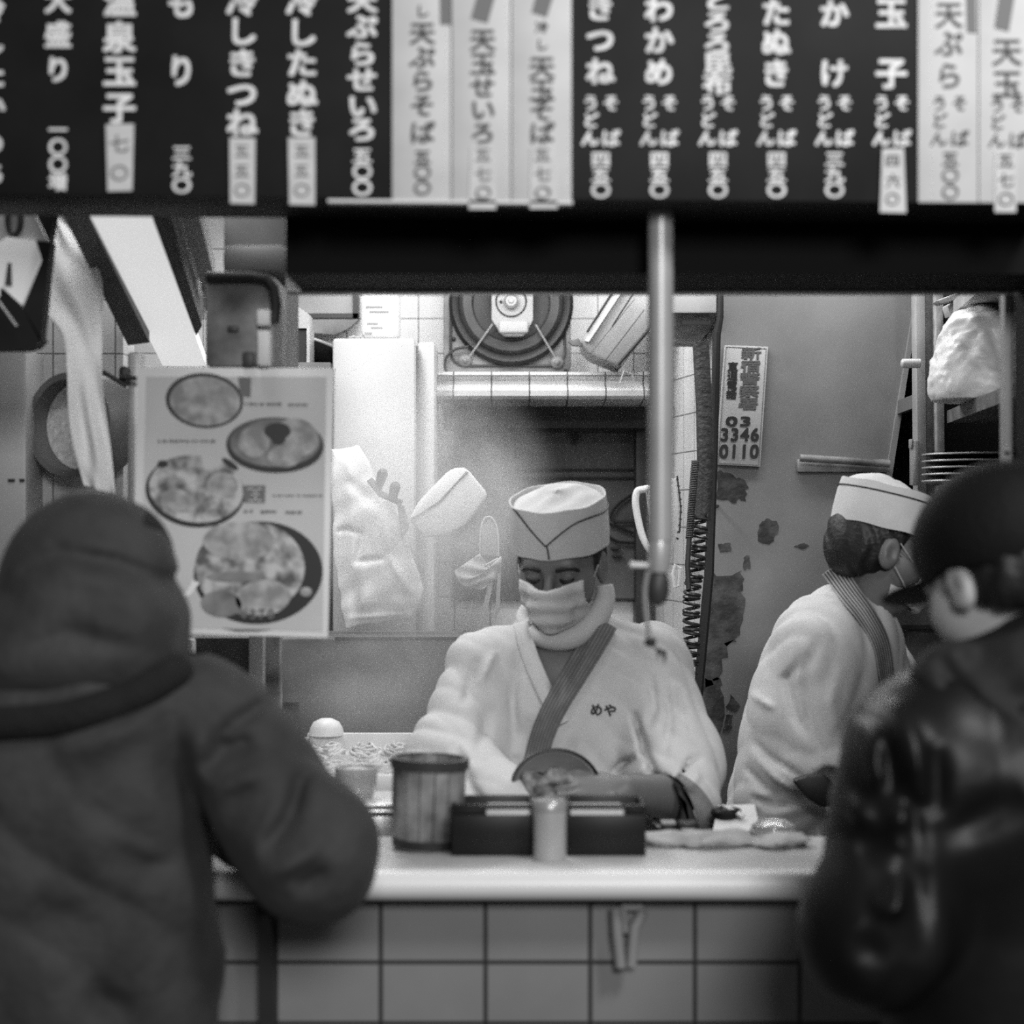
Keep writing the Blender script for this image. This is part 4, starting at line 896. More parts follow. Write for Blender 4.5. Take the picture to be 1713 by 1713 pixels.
mb = MB(); mb.tube([Vector((c.x - .07 + .02 * math.cos(t), 3.1 + .02 * math.sin(t), z_pt + .06)) for t in np.linspace(0, 6.2832, 24, endpoint=False)], .007, n=8, closed=True); mb.lathe([(.001, 0), (.022, 0), (.025, .055), (.001, .055)], 24, Matrix.Translation((c.x - .07, 3.1, z_pt))); tag(mb.build('dark_cup', m_gloss), 'small dark cup between the middle cook and the folded paper', 'cup')
# dish in the cook's hands
dh = thing('serving_bowl', 'dark-rimmed bowl of fried topping in the hands of the middle cook', 'bowl', U(930, 1345, 3.08))
dc = U(930, 1316, 3.06)
Mx = Matrix.Translation(dc) @ Euler((math.radians(62), 0, math.radians(0))).to_matrix().to_4x4()
r0 = .074
Sx = Mx @ Matrix.Diagonal((1.0, .9, 1, 1))
mb = MB(); mb.lathe([(.001, -.045), (.035, -.042), (.060, -.025), (r0, 0), (r0 - .005, .001), (.056, -.02), (.033, -.036), (.001, -.038)], 48, Sx); mb.build('bowl', mat('bowl_grey', .20, .4, noise=.2), dh)
mb = MB(); mb.tube([Sx @ Vector((r0 * math.cos(t), r0 * math.sin(t), 0)) for t in np.linspace(0, 6.2832, 48, endpoint=False)], .0035, n=8, closed=True); mb.build('rim', m_gloss, dh)
f = union([ell(np.array(Sx @ Vector((x, y, -.012))), (s, s * .9, s * .8)) for x, y, s in ((-.03, 0, .024), (.0, .02, .026), (-.012, -.022, .022), (.025, .008, .022), (-.045, .02, .018), (.012, -.03, .018))], .008)
f = ripples(f, .004, 170, 8); sdf_obj('topping', f, np.array(dc) - .09, np.array(dc) + .09, .0035, m_food, dh)
# poster
po = thing('menu_poster', 'large poster of noodle bowls with a white edge, hung at the left', 'poster', U(392, 1066, 2.86))
PD = 2.86
mb = MB(); mb.prism([(229, 614), (559, 616), (548, 1067), (222, 1058)], PD, .012, bev=.001); mb.build('backing', m_pwhite, po)
mb = MB(); mb.prism([(244, 630), (546, 630), (540, 1056), (236, 1048)], PD - .0012, .002); mb.build('sheet', m_print, po)
def disc(cx, cy, rx, ry, a0=0, n=48, r2=None):
    a = np.linspace(0, 2 * math.pi, n, endpoint=False); c_, s_ = math.cos(a0), math.sin(a0)
    return [(cx + rx * math.cos(t) * c_ - ry * math.sin(t) * s_, cy + rx * math.cos(t) * s_ + ry * math.sin(t) * c_) for t in a]
def pdisc(name, M_, lay, parent, *a):
    mb = MB(); mb.prism(disc(*a), PD - .0014 - .0006 * lay, .0008); return mb.build(name, M_, parent, 0)
bowls = [(342, 670, 65, 46, .08, [(343, 671, 59, 41, .08, m_pnood, 2)], 'pictured noodle bowl at the top of the poster'),
         (460, 744, 82, 46, .02, [(460, 741, 75, 40, 0, m_pgrey2, 2), (425, 739, 26, 26, 0, m_pnood, 3), (495, 732, 38, 32, .2, m_pnood, 3), (476, 764, 28, 18, 0, m_pnood, 4), (464, 721, 22, 14, 0, m_pdark, 5), (466, 732, 12, 12, 0, m_pdark, 6)], 'pictured bowl with dark seaweed on the right of the poster'),
         (326, 822, 83, 60, .12, [(328, 818, 79, 56, .12, m_pnood2, 2), (300, 838, 30, 18, .3, m_pnood, 3), (372, 812, 26, 22, 0, m_pnood, 3), (272, 776, 9, 6, 0, m_pdark, 4), (385, 776, 16, 5, .6, m_pdark, 4)], 'pictured noodle bowl at the left of the poster'),
         (432, 958, 108, 86, -.06, [(418, 950, 92, 78, 0, m_pnood2, 2), (440, 1000, 46, 30, -.1, m_pnood, 3), (370, 1010, 34, 22, .1, m_pgrey2, 3), (400, 905, 60, 32, 0, m_pnood, 3), (512, 990, 10, 8, 0, m_pnood, 3), (395, 965, 50, 9, 0, m_pgrey2, 4)], 'largest pictured noodle bowl at the bottom of the poster')]
for i, (cx, cy, rx, ry, an, ins, lab) in enumerate(bowls):
    o = pdisc('bowl_picture', m_pdark if i != 1 else mat('printed_bowl_grey', .09, .6, noise=.3), 1, po, cx, cy, rx, ry, an); o['label'] = lab
    for q in ins: pdisc('printed_noodles', q[5], q[6], o, *q[:5])
    if i == 1: pdisc('printed_rim', m_pdark, 1.5, o, 460, 750, 80, 41, .02)
mb = MB(); mb.prism([(322, 970), (334, 975), (318, 996), (296, 1006), (292, 1001), (312, 990)], PD - .004, .0008); mb.build('printed_rim', m_pwhite, po, 0)
for q in ([(405, 812), (444, 812), (443, 841), (408, 840)], [(398, 630), (420, 632), (419, 664), (402, 662)]):
    mb = MB(); mb.prism(q, PD - .003, .0008); mb.build('printed_square', m_pgrey, po, 0)
mb = MB()
for x0, x1, y in ((414, 438, 817), (420, 434, 826), (416, 438, 836)): mb.prism([(x0, y), (x1, y), (x1, y + 2.5), (x0, y + 2.5)], PD - .0044, .0008)
mb.prism([(426, 817), (429, 817), (429, 838), (426, 838)], PD - .0044, .0008); mb.build('lettering', m_print, po, 0)
rp = random.Random(4)
def smudge(x0, x1, y, h=5):
    x = x0; mb = MB()
    while x < x1:
        w_ = rp.uniform(3, 9); mb.prism([(x, y - h * rp.uniform(.3, .5)), (x + w_, y - h * rp.uniform(.3, .5)), (x + w_, y + h * rp.uniform(.2, .5)), (x, y + h * rp.uniform(.2, .5))], PD - .003, .0006); x += w_ + rp.uniform(.6, 4)
    mb.build('lettering', m_pgrey, po, 0)
smudge(410, 468, 676); smudge(482, 512, 677); smudge(264, 362, 738); smudge(408, 424, 855); smudge(436, 460, 856); smudge(478, 500, 857); smudge(456, 540, 829, 3); smudge(345, 380, 880, 4)
mb = MB(); mb.prism([(372, 1050), (392, 1052), (455, 1053), (430, 1056), (395, 1056)], PD - .003, .0006)
mb.build('printed_shadow', m_pgrey, po, 0)
letters([(c_, 408 + 15 * i_, 1026, 24, 24) for i_, c_ in enumerate('¥370')], PD - .0052, .02).build('lettering', m_pgrey, po, 0)

# ------------------------------------------------------------------ steam
def steam(name, lab, c, r, dens, seed, nsc=6):
    M = bpy.data.materials.new('steam_haze'); M.use_nodes = True; N = M.node_tree.nodes; L = M.node_tree.links
    for n in list(N):
        if n.type != 'OUTPUT_MATERIAL': N.remove(n)
    out = [n for n in N if n.type == 'OUTPUT_MATERIAL'][0]
    v = N.new('ShaderNodeVolumePrincipled'); v.inputs['Color'].default_value = (.98, .98, .98, 1); v.inputs['Anisotropy'].default_value = .1
    tc = N.new('ShaderNodeTexCoord')
    ln_ = N.new('ShaderNodeVectorMath'); ln_.operation = 'LENGTH'; L.new(tc.outputs['Object'], ln_.inputs[0])
    mr = N.new('ShaderNodeMapRange'); mr.inputs[1].default_value = 1.0; mr.inputs[2].default_value = .15; mr.inputs[3].default_value = 0; mr.inputs[4].default_value = 1; mr.interpolation_type = 'SMOOTHSTEP'
    L.new(ln_.outputs['Value'], mr.inputs[0])
    no = N.new('ShaderNodeTexNoise'); no.inputs['Scale'].default_value = nsc / 4; no.inputs['Detail'].default_value = 4; no.inputs['Distortion'].default_value = .8
    ad = N.new('ShaderNodeVectorMath'); ad.inputs[1].default_value = (seed, seed * 2, 0); L.new(tc.outputs['Object'], ad.inputs[0]); L.new(ad.outputs[0], no.inputs['Vector'])
    m2 = N.new('ShaderNodeMapRange'); m2.inputs[1].default_value = .38; m2.inputs[2].default_value = .68; m2.inputs[3].default_value = .12; m2.inputs[4].default_value = 1.0; L.new(no.outputs['Fac'], m2.inputs[0])
    mu = N.new('ShaderNodeMath'); mu.operation = 'MULTIPLY'; L.new(mr.outputs[0], mu.inputs[0]); L.new(m2.outputs[0], mu.inputs[1])
    m3 = N.new('ShaderNodeMath'); m3.operation = 'MULTIPLY'; L.new(mu.outputs[0], m3.inputs[0]); m3.inputs[1].default_value = dens; L.new(m3.outputs[0], v.inputs['Density'])
    L.new(v.outputs[0], out.inputs['Volume'])
    bm = bmesh.new(); bmesh.ops.create_uvsphere(bm, u_segments=24, v_segments=16, radius=1); me = bpy.data.meshes.new(name); bm.to_mesh(me); bm.free(); me.materials.append(M)
    o = bpy.data.objects.new(name, me); COL.objects.link(o); o.location = c; o.scale = r; ORG[o.name] = Vector(c)
    return tag(o, lab, 'steam', kind='stuff')
steam('steam', 'white steam rising between the poster and the middle cook', U(720, 880, 3.92), (.32, .22, .40), 11., 3.1)
steam('steam', 'low steam drifting over the noodle cooker', U(640, 1150, 3.82), (.28, .14, .17), 7., 7.7)
SC.cycles.volume_step_rate = 2.0; SC.cycles.volume_max_steps = 128; SC.cycles.volume_bounces = 1
SC.cycles.max_bounces = 8
# ------------------------------------------------------------------ people
def headframe(c, fwd, up=(0, 0, 1)):
    f = Vector(fwd).normalized(); x = f.cross(Vector(up)).normalized(); z = x.cross(f)
    return np.array(c, float), np.array([x[:], f[:], z[:]]).T          # columns: head's x, forward, up
def hp(H, x, y, z): return H[0] + H[1] @ np.array([x, y, z])
def head_sdf(H):
    c, R = H; P = lambda x, y, z: hp(H, x, y, z)
    a = [ell(P(0, -.012, .035), (.075, .094, .088), R), ell(P(0, .028, -.03), (.064, .062, .085), R), ell(P(0, .058, -.092), (.036, .030, .026), R),
         ell(P(-.045, .045, -.03), (.026, .03, .03), R), ell(P(.045, .045, -.03), (.026, .03, .03), R), cap(P(-.034, .078, .016), P(.034, .078, .016), .012)]
    base = union(a, .025)
    nose = union([cap(P(0, .086, .004), P(0, .108, -.040), .007, .011), ell(P(-.011, .096, -.042), (.008, .010, .007), R), ell(P(.011, .096, -.042), (.008, .010, .007), R)], .008)
    sock = [ell(P(s * .032, .097, -.004), (.019, .012, .010), R) for s in (-1, 1)]
    eye = union([ell(P(s * .032, .078, -.005), (.0145, .013, .0115), R) for s in (-1, 1)], .001)
    lips = union([ell(P(0, .090, -.066), (.024, .009, .006), R), ell(P(0, .089, -.075), (.020, .009, .006), R)], .003)
    ears = [(ell(P(s * .078, -.006, -.012), (.011, .021, .033), R), ell(P(s * .087, -.001, -.010), (.006, .010, .017), R)) for s in (-1, 1)]
    def f(p):
        d = base(p)
        for s in sock: d = -smin(-d, s(p), .012)
        d = smin(d, eye(p), .004); d = smin(d, nose(p), .012); d = smin(d, lips(p), .006)
        for e, q in ears: d = smin(d, -smin(-e(p), q(p), .004), .006)
        return d
    return f
def hand_sdf(w, d, nrm, curl=.9, s=1., side=1):
    """w wrist, d direction of the fingers, nrm back of the hand; curled fingers"""
    w = np.array(w, float); d = np.array(d, float) / np.linalg.norm(d); nrm = np.array(nrm, float); nrm = nrm - d * (nrm @ d); nrm /= np.linalg.norm(nrm); x = np.cross(d, nrm) * side
    R = np.array([x, d, nrm]).T
    fs = [ell(w + d * .048 * s, (.040 * s, .050 * s, .015 * s), R)]; out = [union(fs, .01)]
    for i, (ox, l) in enumerate(((-.030, .068), (-.010, .078), (.010, .073), (.029, .058))):
        p = w + d * .085 * s + x * ox * s; a = 0; q = p; seg = []
        for k, fr in enumerate((.45, .32, .25)):
            a += curl * (.55, .7, .5)[k]; e = q + (d * math.cos(a) - nrm * math.sin(a)) * l * fr * s
            seg.append(cap(q, e, (.0092, .0085, .0078)[k] * s, (.0085, .0078, .007)[k] * s)); q = e
        out.append(union([cap(w + d * .05 * s + x * ox * .8 * s, p, .010 * s, .0092 * s)] + seg, .004))
    t0 = w + d * .025 * s - x * .03 * s; t1 = t0 + (d * .6 - x * .7 - nrm * .3) * .04 * s; t2 = t1 + (d * .8 - x * .1 - nrm * .6) * .034 * s
    out.append(union([cap(t0, t1, .013 * s, .0105 * s), cap(t1, t2, .0105 * s, .008 * s)], .006))
    return union(out, .004)
def cook_hat(parent, H, rx, ry, z0, z1, dome, seam=False, tilt=0.):
    c, R = H; N_ = 72; cy = -.008
    def wall(t, z, k=1.): return Vector(hp(H, rx * k * math.cos(t), cy + ry * k * math.sin(t), z))
    top = lambda t: z1 + tilt * math.sin(t)
    mb = MB(); prof = [(1.0, 0), (1.015, .3), (1.01, .7), (.985, 1), (.955, 1.0), (.95, .8), (.955, .0)]
    V = []; F = []; k = len(prof)
    for kk, v in prof:
        for j in range(N_):
            t = 2 * math.pi * j / N_; V.append(wall(t, z0 + (top(t) - z0) * v + .0012 * math.sin(7 * t), kk))
    for i in range(k):
        i2 = (i + 1) % k
        for j in range(N_): F.append([i * N_ + j, i * N_ + (j + 1) % N_, i2 * N_ + (j + 1) % N_, i2 * N_ + j])
    mb.add(V, F); o = mb.build('hat', m_cloth, parent, 50)
    rs = np.random.RandomState(2); G = []
    for i in range(14):
        q = i / 13; row = []
        for j in range(N_ + 1):
            t = 2 * math.pi * j / N_; kk = .965 * math.sin(q * math.pi / 2); ex, ey = kk * math.cos(t), kk * math.sin(t); z = top(t) - .012 + (dome - .9 * dome * ey) * (1 - kk ** 2) + .0035 * math.sin(9 * ex + 4 * ey) * (1 - kk) + .003 * math.sin(7 * ey - 11 * ex + 1) * (1 - kk)
            row.append(wall(t, z, max(kk, .001)))
        G.append(row)
    MB().grid(G).build('crown', m_cloth, o, 180)
    mb = MB(); P = [wall(t, top(t) - .016, 1.012) for t in np.linspace(0, 6.2832, 72, endpoint=False)]
    if not seam: mb.tube(P, .0016, n=6, closed=True)
    else:
        tz = lambda t, v: wall(t, z0 + (top(t) - z0) * v, 1.016)
        mb.tube([tz(a, v) for a, v in along([(1.62, .02), (1.60, .25), (1.56, .32)], 12)], .0016, n=6)
        mb.tube([tz(a, v) for a, v in along([(1.58, .30), (1.9, .56), (2.2, .72), (2.54, .76), (3.04, .74), (3.74, .74)], 40)], .0016, n=6)
        mb.tube([tz(a, v) for a, v in along([(1.56, .30), (1.29, .60), (.99, .90), (.79, .99)], 24)], .0016, n=6)
    mb.build('piping', m_rubber, o)
    return o
def hair_sdf(H, z_lo=-.06):
    c, R = H
    e = ell(hp(H, 0, -.014, .022), (.082, .100, .098), R); e2 = ell(hp(H, 0, -.05, -.02), (.066, .055, .062), R)
    g = union([e, e2], .03)
    def f(p):
        q = (p - c) @ R; d = g(p)
        d = np.maximum(d, z_lo + .035 * np.clip((q[:, 1] + .06) / .08, 0, 1) - q[:, 2])
        front = q[:, 1] - (.012 + 1.1 * (q[:, 2] - .01))
        return np.maximum(d, np.minimum(front, q[:, 1] - .02) * .7) + .0016 * np.sin(q[:, 1] * 210 + 90 * q[:, 2] + 2 * np.sin(q[:, 0] * 60 + q[:, 2] * 50))
    return f
def face_mask(parent, H, hs, M_, h=.0035):
    c, R = H
    def f(p):
        q = (p - c) @ R
        d = hs(p); k = smin(d, f_ell(p, hp(H, 0, .095, -.05), (.03, .022, .05), R), .02)
        pl = .002 * np.sin(q[:, 2] * 210 + 2.5 * np.abs(q[:, 0]) * 10)
        shell = np.maximum(k - .009 - pl, -(k - .002))
        reg = np.maximum.reduce([q[:, 2] + .022 - .14 * np.abs(q[:, 0]), -.112 + .25 * np.abs(q[:, 0]) - q[:, 2], .018 - q[:, 1], np.abs(q[:, 0]) - .062])
        return np.maximum(shell, reg * .9)
    P = [hp(H, x, y, z) for x in (-.1, .1) for y in (0, .14) for z in (-.14, .0)]
    return sdf_obj('face_mask', f, np.min(P, 0), np.max(P, 0), h, M_, parent)
def legs(parent, cx, cy, zt, M_):
    f = union([cap((cx - .085, cy, zt), (cx - .10, cy, .09), .085, .055), cap((cx + .085, cy, zt), (cx + .10, cy, .09), .085, .055), ell((cx, cy, zt), (.17, .11, .10))], .03)
    sdf_obj('trousers', ripples(f, .003, 30, 2), (cx - .25, cy - .2, .02), (cx + .25, cy + .2, zt + .15), .016, M_, parent)
    for s in (-1, 1):
        g = union([ell((cx + s * .10, cy - .04 * parent.get('face_sign', 1), .045), (.05, .13, .045)), cap((cx + s * .10, cy, .04), (cx + s * .10, cy, .12), .045)], .02)
        g2 = lambda p, g=g: np.maximum(g(p), .002 - p[:, 2])
        sdf_obj('shoe', g2, (cx + s * .10 - .09, cy - .22, -.02), (cx + s * .10 + .09, cy + .22, .2), .012, m_rubber, parent)
def legs_core(cx, cy, zt):
    return [cap((cx - .085, cy, zt), (cx - .10, cy, .06), .07, .04), cap((cx + .085, cy, zt), (cx + .10, cy, .06), .07, .04)]

# ---- middle cook
CD = 3.42
cook = thing('person', 'cook in the middle, white robe and white hat, masked, looking down at a bowl', 'person', (U(945, 0, CD).x, CD, 0))
H1 = headframe(A(938, 939, 3.40), (-.27, -.927, -.262))
hs1 = head_sdf(H1)
robe_parts = [ell(A(948, 1330, 3.42), (.20, .125, .34)), ell(A(948, 1180, 3.42), (.195, .115, .13)), cap(A(820, 1118, 3.42), A(1085, 1108, 3.42), .068), ell(A(945, 1078, 3.43), (.10, .075, .055)),
    cap(A(806, 1126, 3.40), A(752, 1285, 3.30), .070, .080), cap(A(752, 1285, 3.30), A(850, 1362, 3.10), .082, .072),
    cap(A(1092, 1120, 3.40), A(1128, 1280, 3.30), .070, .082), cap(A(1128, 1280, 3.30), A(1140, 1342, 3.20), .080, .068), ell(A(945, 1600, 3.42), (.21, .14, .22))]
robe0 = union(robe_parts, .045)
va, vb, vc = A(874, 1040, CD), A(1010, 1040, CD), A(936, 1185, CD)
def tri(p, a, b, c):
    q = p[:, [0, 2]]; d = np.full(len(q), -9.)
    for u, v in ((a, b), (b, c), (c, a)):
        u2, v2 = u[[0, 2]], v[[0, 2]]; e = v2 - u2; n = np.array([-e[1], e[0]]) / np.linalg.norm(e); n = n * 1.0
        d = np.maximum(d, (q - u2) @ n)
    return d
def robe1(p):
    d = robe0(p); w = tri(p, va, vb, vc)
    w = np.maximum(w, p[:, 1] - 3.385)
    d = -smin(-d, w, .006) if False else np.maximum(d, -w)
    cuff = f_cap(p, A(1128, 1345, 3.2), A(1040, 1372, 3.04), .055, .07)
    d = np.maximum(d, -cuff)
    neck = f_cap(p, A(945, 1080, 3.42), A(940, 1010, 3.40), .058, .07)
    return np.maximum(d, -neck)
robe2 = folds(folds(ripples(robe1, .004, 16, 4), .010, 42, .25, 3), .006, 60, 1.0, 8)
cr = lambda pts, w, a, ym=3.42: ([A(x, y, 3.3) for x, y in pts], w, a, ym)
robe = creases(robe2, [cr([(1060, 1190), (1073, 1240), (1075, 1255), (1097, 1300)], .007, 0.0270), cr([(1072, 1255), (1035, 1285), (1020, 1300)], .007, 0.0135), cr([(1085, 1255), (1050, 1300)], .008, -0.0090),
    cr([(1120, 1290), (1145, 1262), (1165, 1255)], .006, 0.0120), cr([(1125, 1305), (1160, 1275)], .006, -0.0090), cr([(1090, 1120), (1095, 1180), (1080, 1220)], .008, 0.0105), cr([(1110, 1130), (1120, 1200), (1100, 1260)], .008, 0.0105), cr([(1135, 1150), (1140, 1230)], .007, 0.0090),
    cr([(800, 1100), (785, 1150), (775, 1180)], .008, 0.0105), cr([(828, 1090), (800, 1150)], .007, -0.0090), cr([(870, 1080), (858, 1180), (862, 1260)], .010, 0.0105), cr([(820, 1180), (800, 1260)], .012, 0.0090), cr([(890, 1200), (880, 1300)], .012, 0.0090), cr([(960, 1230), (940, 1330)], .01, 0.0090),
    cr([(760, 1230), (790, 1290), (830, 1330)], .010, 0.0150), cr([(745, 1265), (780, 1320)], .009, -0.0105)])
arm_r = [cap(A(1090, 1125, 3.41), A(1125, 1285, 3.31), .045, .042), cap(A(1130, 1335, 3.22), A(1042, 1324, 3.07), .044, .028)]
arm_l = [cap(A(808, 1130, 3.41), A(755, 1285, 3.31), .045, .042), cap(A(755, 1285, 3.31), A(845, 1372, 3.10), .042, .028)]
hd_r = hand_sdf(A(1046, 1322, 3.06), (-1, .0, .12), (.12, -.55, .85), curl=.5, s=.95, side=1)
hd_l = hand_sdf(A(845, 1372, 3.09), (1, -.3, .55), (-.3, -.8, .5), curl=.6, s=.95, side=-1)
core = [ell(A(945, 1330, 3.43), (.165, .095, .33)), cap(A(830, 1122, 3.43), A(1065, 1114, 3.43), .05), cap(A(945, 1100, 3.44), A(940, 1000, 3.41), .052), ell(A(942, 1140, 3.41), (.12, .068, .09))]
b_arms = union(core + arm_r + arm_l, .03)
lg = union(legs_core(U(945, 0, CD).x, CD, .85), .02)
def cook_body(p):
    d = smin(b_arms(p), hs1(p), .018); d = smin(d, lg(p), .04)
    return np.minimum(smin(d, hd_r(p), .010), smin(d, hd_l(p), .010))
sdf_obj('body', cook_body, (-.25, 3.0, .0), (.48, 3.56, 1.70), .0055, m_skin, cook)
o = sdf_obj('robe', robe, A(680, 1720, 3.3) - [.02, .3, 0], A(1215, 1030, 3.3) + [.05, .34, 0], .007, m_cloth, cook)
letters_pts = [('め', 998, 1187, 22, 22), ('や', 1021, 1188, 22, 22)]
for ch, px, py, w_, h_ in letters_pts:
    q = drop(robe, px, py, 2.9, .003); V, F = glyph(ch, .03); mb = MB(); D_ = q.y
    pts = []
    for x, y, z in V:
        r_ = drop(robe, px + (x - .5) * w_, py - (y - .38) * h_, 2.9, .0022); pts.append(r_)
    mb.add(pts, F); mb.build('chest_lettering', mat('robe_ink', .06, .8), o, 0)
def ribbon(f, pts, w, name, M_, parent, n=50, k=10, lift=.006, D0=2.7, stripes=False, thick=.004):
    C = along(pts, n); G = []
    for i in range(n):
        a = C[max(i - 1, 0)]; b = C[min(i + 1, n - 1)]; t = np.array(b) - np.array(a); t /= np.linalg.norm(t); nn = np.array([-t[1], t[0]])
        ww = w if not callable(w) else w(i / (n - 1))
        G.append([drop(f, C[i][0] + nn[0] * ww * (j / (k - 1) - .5), C[i][1] + nn[1] * ww * (j / (k - 1) - .5), D0, lift + .003 * math.sin(math.pi * j / (k - 1))) for j in range(k)])
    # even out depth jumps across gaps, so the band spans them like stiff cloth
    Y = np.array([[q.y for q in r] for r in G])
    bad = np.abs(Y - np.median(Y)) > .28
    for i in range(n):
        if bad[i].any(): Y[i][bad[i]] = np.median(Y[i][~bad[i]]) if (~bad[i]).any() else np.median(Y[~bad])
    for _ in range(6):
        Y[1:-1] = (Y[:-2] + 2 * Y[1:-1] + Y[2:]) / 4; Y[:, 1:-1] = (Y[:, :-2] + 2 * Y[:, 1:-1] + Y[:, 2:]) / 4
    O = Vector((0, 0, HCAM))
    for i in range(n):
        for j in range(k):
            d = G[i][j] - O; G[i][j] = O + d * (Y[i, j] / d.y)
    mb = MB(); mb.grid(G, thick=thick)
    if stripes:
        for fi in range(len(mb.F)):
            if fi < 2 * (n - 1) * (k - 1): mb.I[fi] = (fi % (k - 1)) % 2
    return mb.build(name, M_, parent, 180)
full1 = lambda p: np.minimum(robe(p), cook_body(p) - .006)
ribbon(full1, [(1012, 1040), (990, 1080), (960, 1130), (930, 1180), (908, 1230), (893, 1290)], lambda t: 46 - 8 * t, 'lapel', [m_lapel, mat('lapel_line', .10, .9)], o, k=17, lift=.009, stripes=True)
ribbon(full1, [(872, 1040), (884, 1090), (904, 1140), (924, 1182), (938, 1212)], 28, 'lapel', m_cloth, o, lift=.005)
ribbon(robe, [(1132, 1298), (1160, 1322), (1178, 1352), (1190, 1390)], lambda t: 14 + 26 * t, 'cuff_band', [m_stripe, m_stripe2], o, k=20, lift=.004, stripes=True, D0=2.6)
mb = MB(); mb.prism([(1126, 1306), (1142, 1324), (1160, 1356), (1172, 1392), (1158, 1402), (1128, 1396), (1136, 1372), (1141, 1346)], 3.125, .03, bev=.008); mb.build('sleeve_opening_dark', m_rubber, o)  # black plate puts in the shade inside the open sleeve
# sweatband-like white neck towel under the mask
mb = MB(); TW = [(.048, .070, -.118), (.02, .080, -.128), (-.03, .075, -.128), (-.07, .045, -.105), (-.085, .015, -.07), (-.083, .005, -.045)]
mb.tube([hp(H1, *p) for p in along(TW, 30)], [.016 + .006 * math.sin(i / 29 * 3.14) for i in range(30)], n=16); mb.tube([hp(H1, *p) for p in along([(.048, .070, -.118), (.07, .04, -.11), (.075, .0, -.10), (.06, -.05, -.10)], 20)], .015, n=14)
mb.build('neck_towel', m_cloth, cook, 180)
face_mask(cook, H1, hs1, m_cloth)
cook_hat(cook, H1, .092, .104, .030, .124, .020, True, -.004)
sdf_obj('hair', hair_sdf(H1, -.045), H1[0] - .16, H1[0] + .16, .005, m_hair, cook)
for s in (-1, 1):
    mb = MB(); mb.tube([hp(H1, s * x, y, z) for x, y, z in along([(.014, .0925, .008), (.028, .093, .012), (.045, .084, .010), (.055, .072, .003)], 14)], [.002] + [.0035] * 12 + [.0015], n=8); mb.build('eyebrow', m_hair, cook)
    mb = MB(); mb.tube([hp(H1, s * x, y, z) for x, y, z in along([(.019, .0845, -.010), (.026, .0900, -.0135), (.036, .0895, -.0135), (.046, .082, -.009)], 14)], [.0012] + [.0024] * 12 + [.0012], n=8); mb.build('eyelashes', m_hair, cook)
    mb = MB(); mb.tube([hp(H1, s * x, y, z) for x, y, z in ((.078, .02, .0), (.072, .04, -.02), (.064, .06, -.035))], .0014, n=6); mb.build('mask_loop', m_white, cook)
legs(cook, U(945, 0, CD).x, CD, .85, m_trouser)

# ---- right cook, in profile
KD = 3.58
cook2 = thing('person', 'cook at the right in white robe and hat, seen side-on, leaning to the right', 'person', (U(1330, 0, KD).x, KD, 0))
H2 = headframe(A(1474, 916, KD), (.94, .10, -.24))
hs2 = head_sdf(H2)
robe_parts = [cap(A(1400, 1100, 3.60), A(1350, 1330, 3.60), .135, .15), ell(A(1345, 1240, 3.62), (.115, .16, .20)), ell(A(1425, 1045, 3.6), (.065, .12, .075)), cap(A(1395, 1090, 3.50), A(1395, 1280, 3.45), .088, .080), cap(A(1395, 1280, 3.45), A(1470, 1330, 3.34), .078, .062), cap(A(1460, 1100, 3.74), A(1520, 1270, 3.72), .075, .07), cap(A(1520, 1270, 3.72), A(1640, 1290, 3.6), .065, .05),
    ell(A(1335, 1360, 3.6), (.11, .14, .14)), cap(A(1350, 1400, 3.6), A(1370, 1750, 3.6), .14, .17), ell(A(1500, 1180, 3.66), (.05, .11, .10))]
rb0 = union(robe_parts, .05)
rb0 = folds(folds(ripples(rb0, .004, 18, 9), .010, 40, -.5, 5), .006, 55, .7, 6)
def rb1(p):
    d = rb0(p); d = np.maximum(d, -f_cap(p, A(1330, 1312, 3.30), A(1400, 1330, 3.36), .036, .05))
    return np.maximum(d, -f_cap(p, A(1440, 1040, 3.58), A(1470, 960, 3.58), .056, .07))
c2 = lambda pts, w, a: ([A(x, y, 3.45) for x, y in pts], w, a, 3.58)
robe_b = creases(rb1, [c2([(1345, 1090), (1322, 1140), (1330, 1200), (1355, 1240)], .008, .010), c2([(1370, 1060), (1345, 1120), (1350, 1200), (1370, 1290)], .009, .012), c2([(1400, 1110), (1380, 1170), (1390, 1220)], .01, -.008), c2([(1440, 1120), (1415, 1190), (1385, 1230)], .01, .008), c2([(1455, 1180), (1420, 1230)], .01, -.008),
    c2([(1265, 1240), (1290, 1270), (1345, 1300)], .007, .010), c2([(1262, 1265), (1300, 1305), (1335, 1325)], .007, -.008), c2([(1255, 1290), (1290, 1330)], .007, .009), c2([(1260, 1340), (1300, 1352), (1340, 1340)], .007, .010), c2([(1270, 1170), (1300, 1190)], .006, -.010), c2([(1250, 1370), (1300, 1380), (1380, 1350)], .01, .006), c2([(1470, 1060), (1490, 1150)], .01, .006)])
core2 = union([cap(A(1405, 1110, 3.62), A(1360, 1400, 3.62), .11, .12), cap(A(1440, 1050, 3.60), A(1470, 950, 3.58), .055, .052), cap(A(1395, 1095, 3.51), A(1395, 1280, 3.46), .045, .04), cap(A(1395, 1280, 3.46), A(1560, 1345, 3.25), .040, .027), cap(A(1460, 1100, 3.74), A(1520, 1270, 3.72), .045, .04), cap(A(1520, 1270, 3.72), A(1690, 1300, 3.55), .04, .027)], .03)
lg2 = union(legs_core(U(1365, 0, 3.62).x, 3.62, .85), .02)
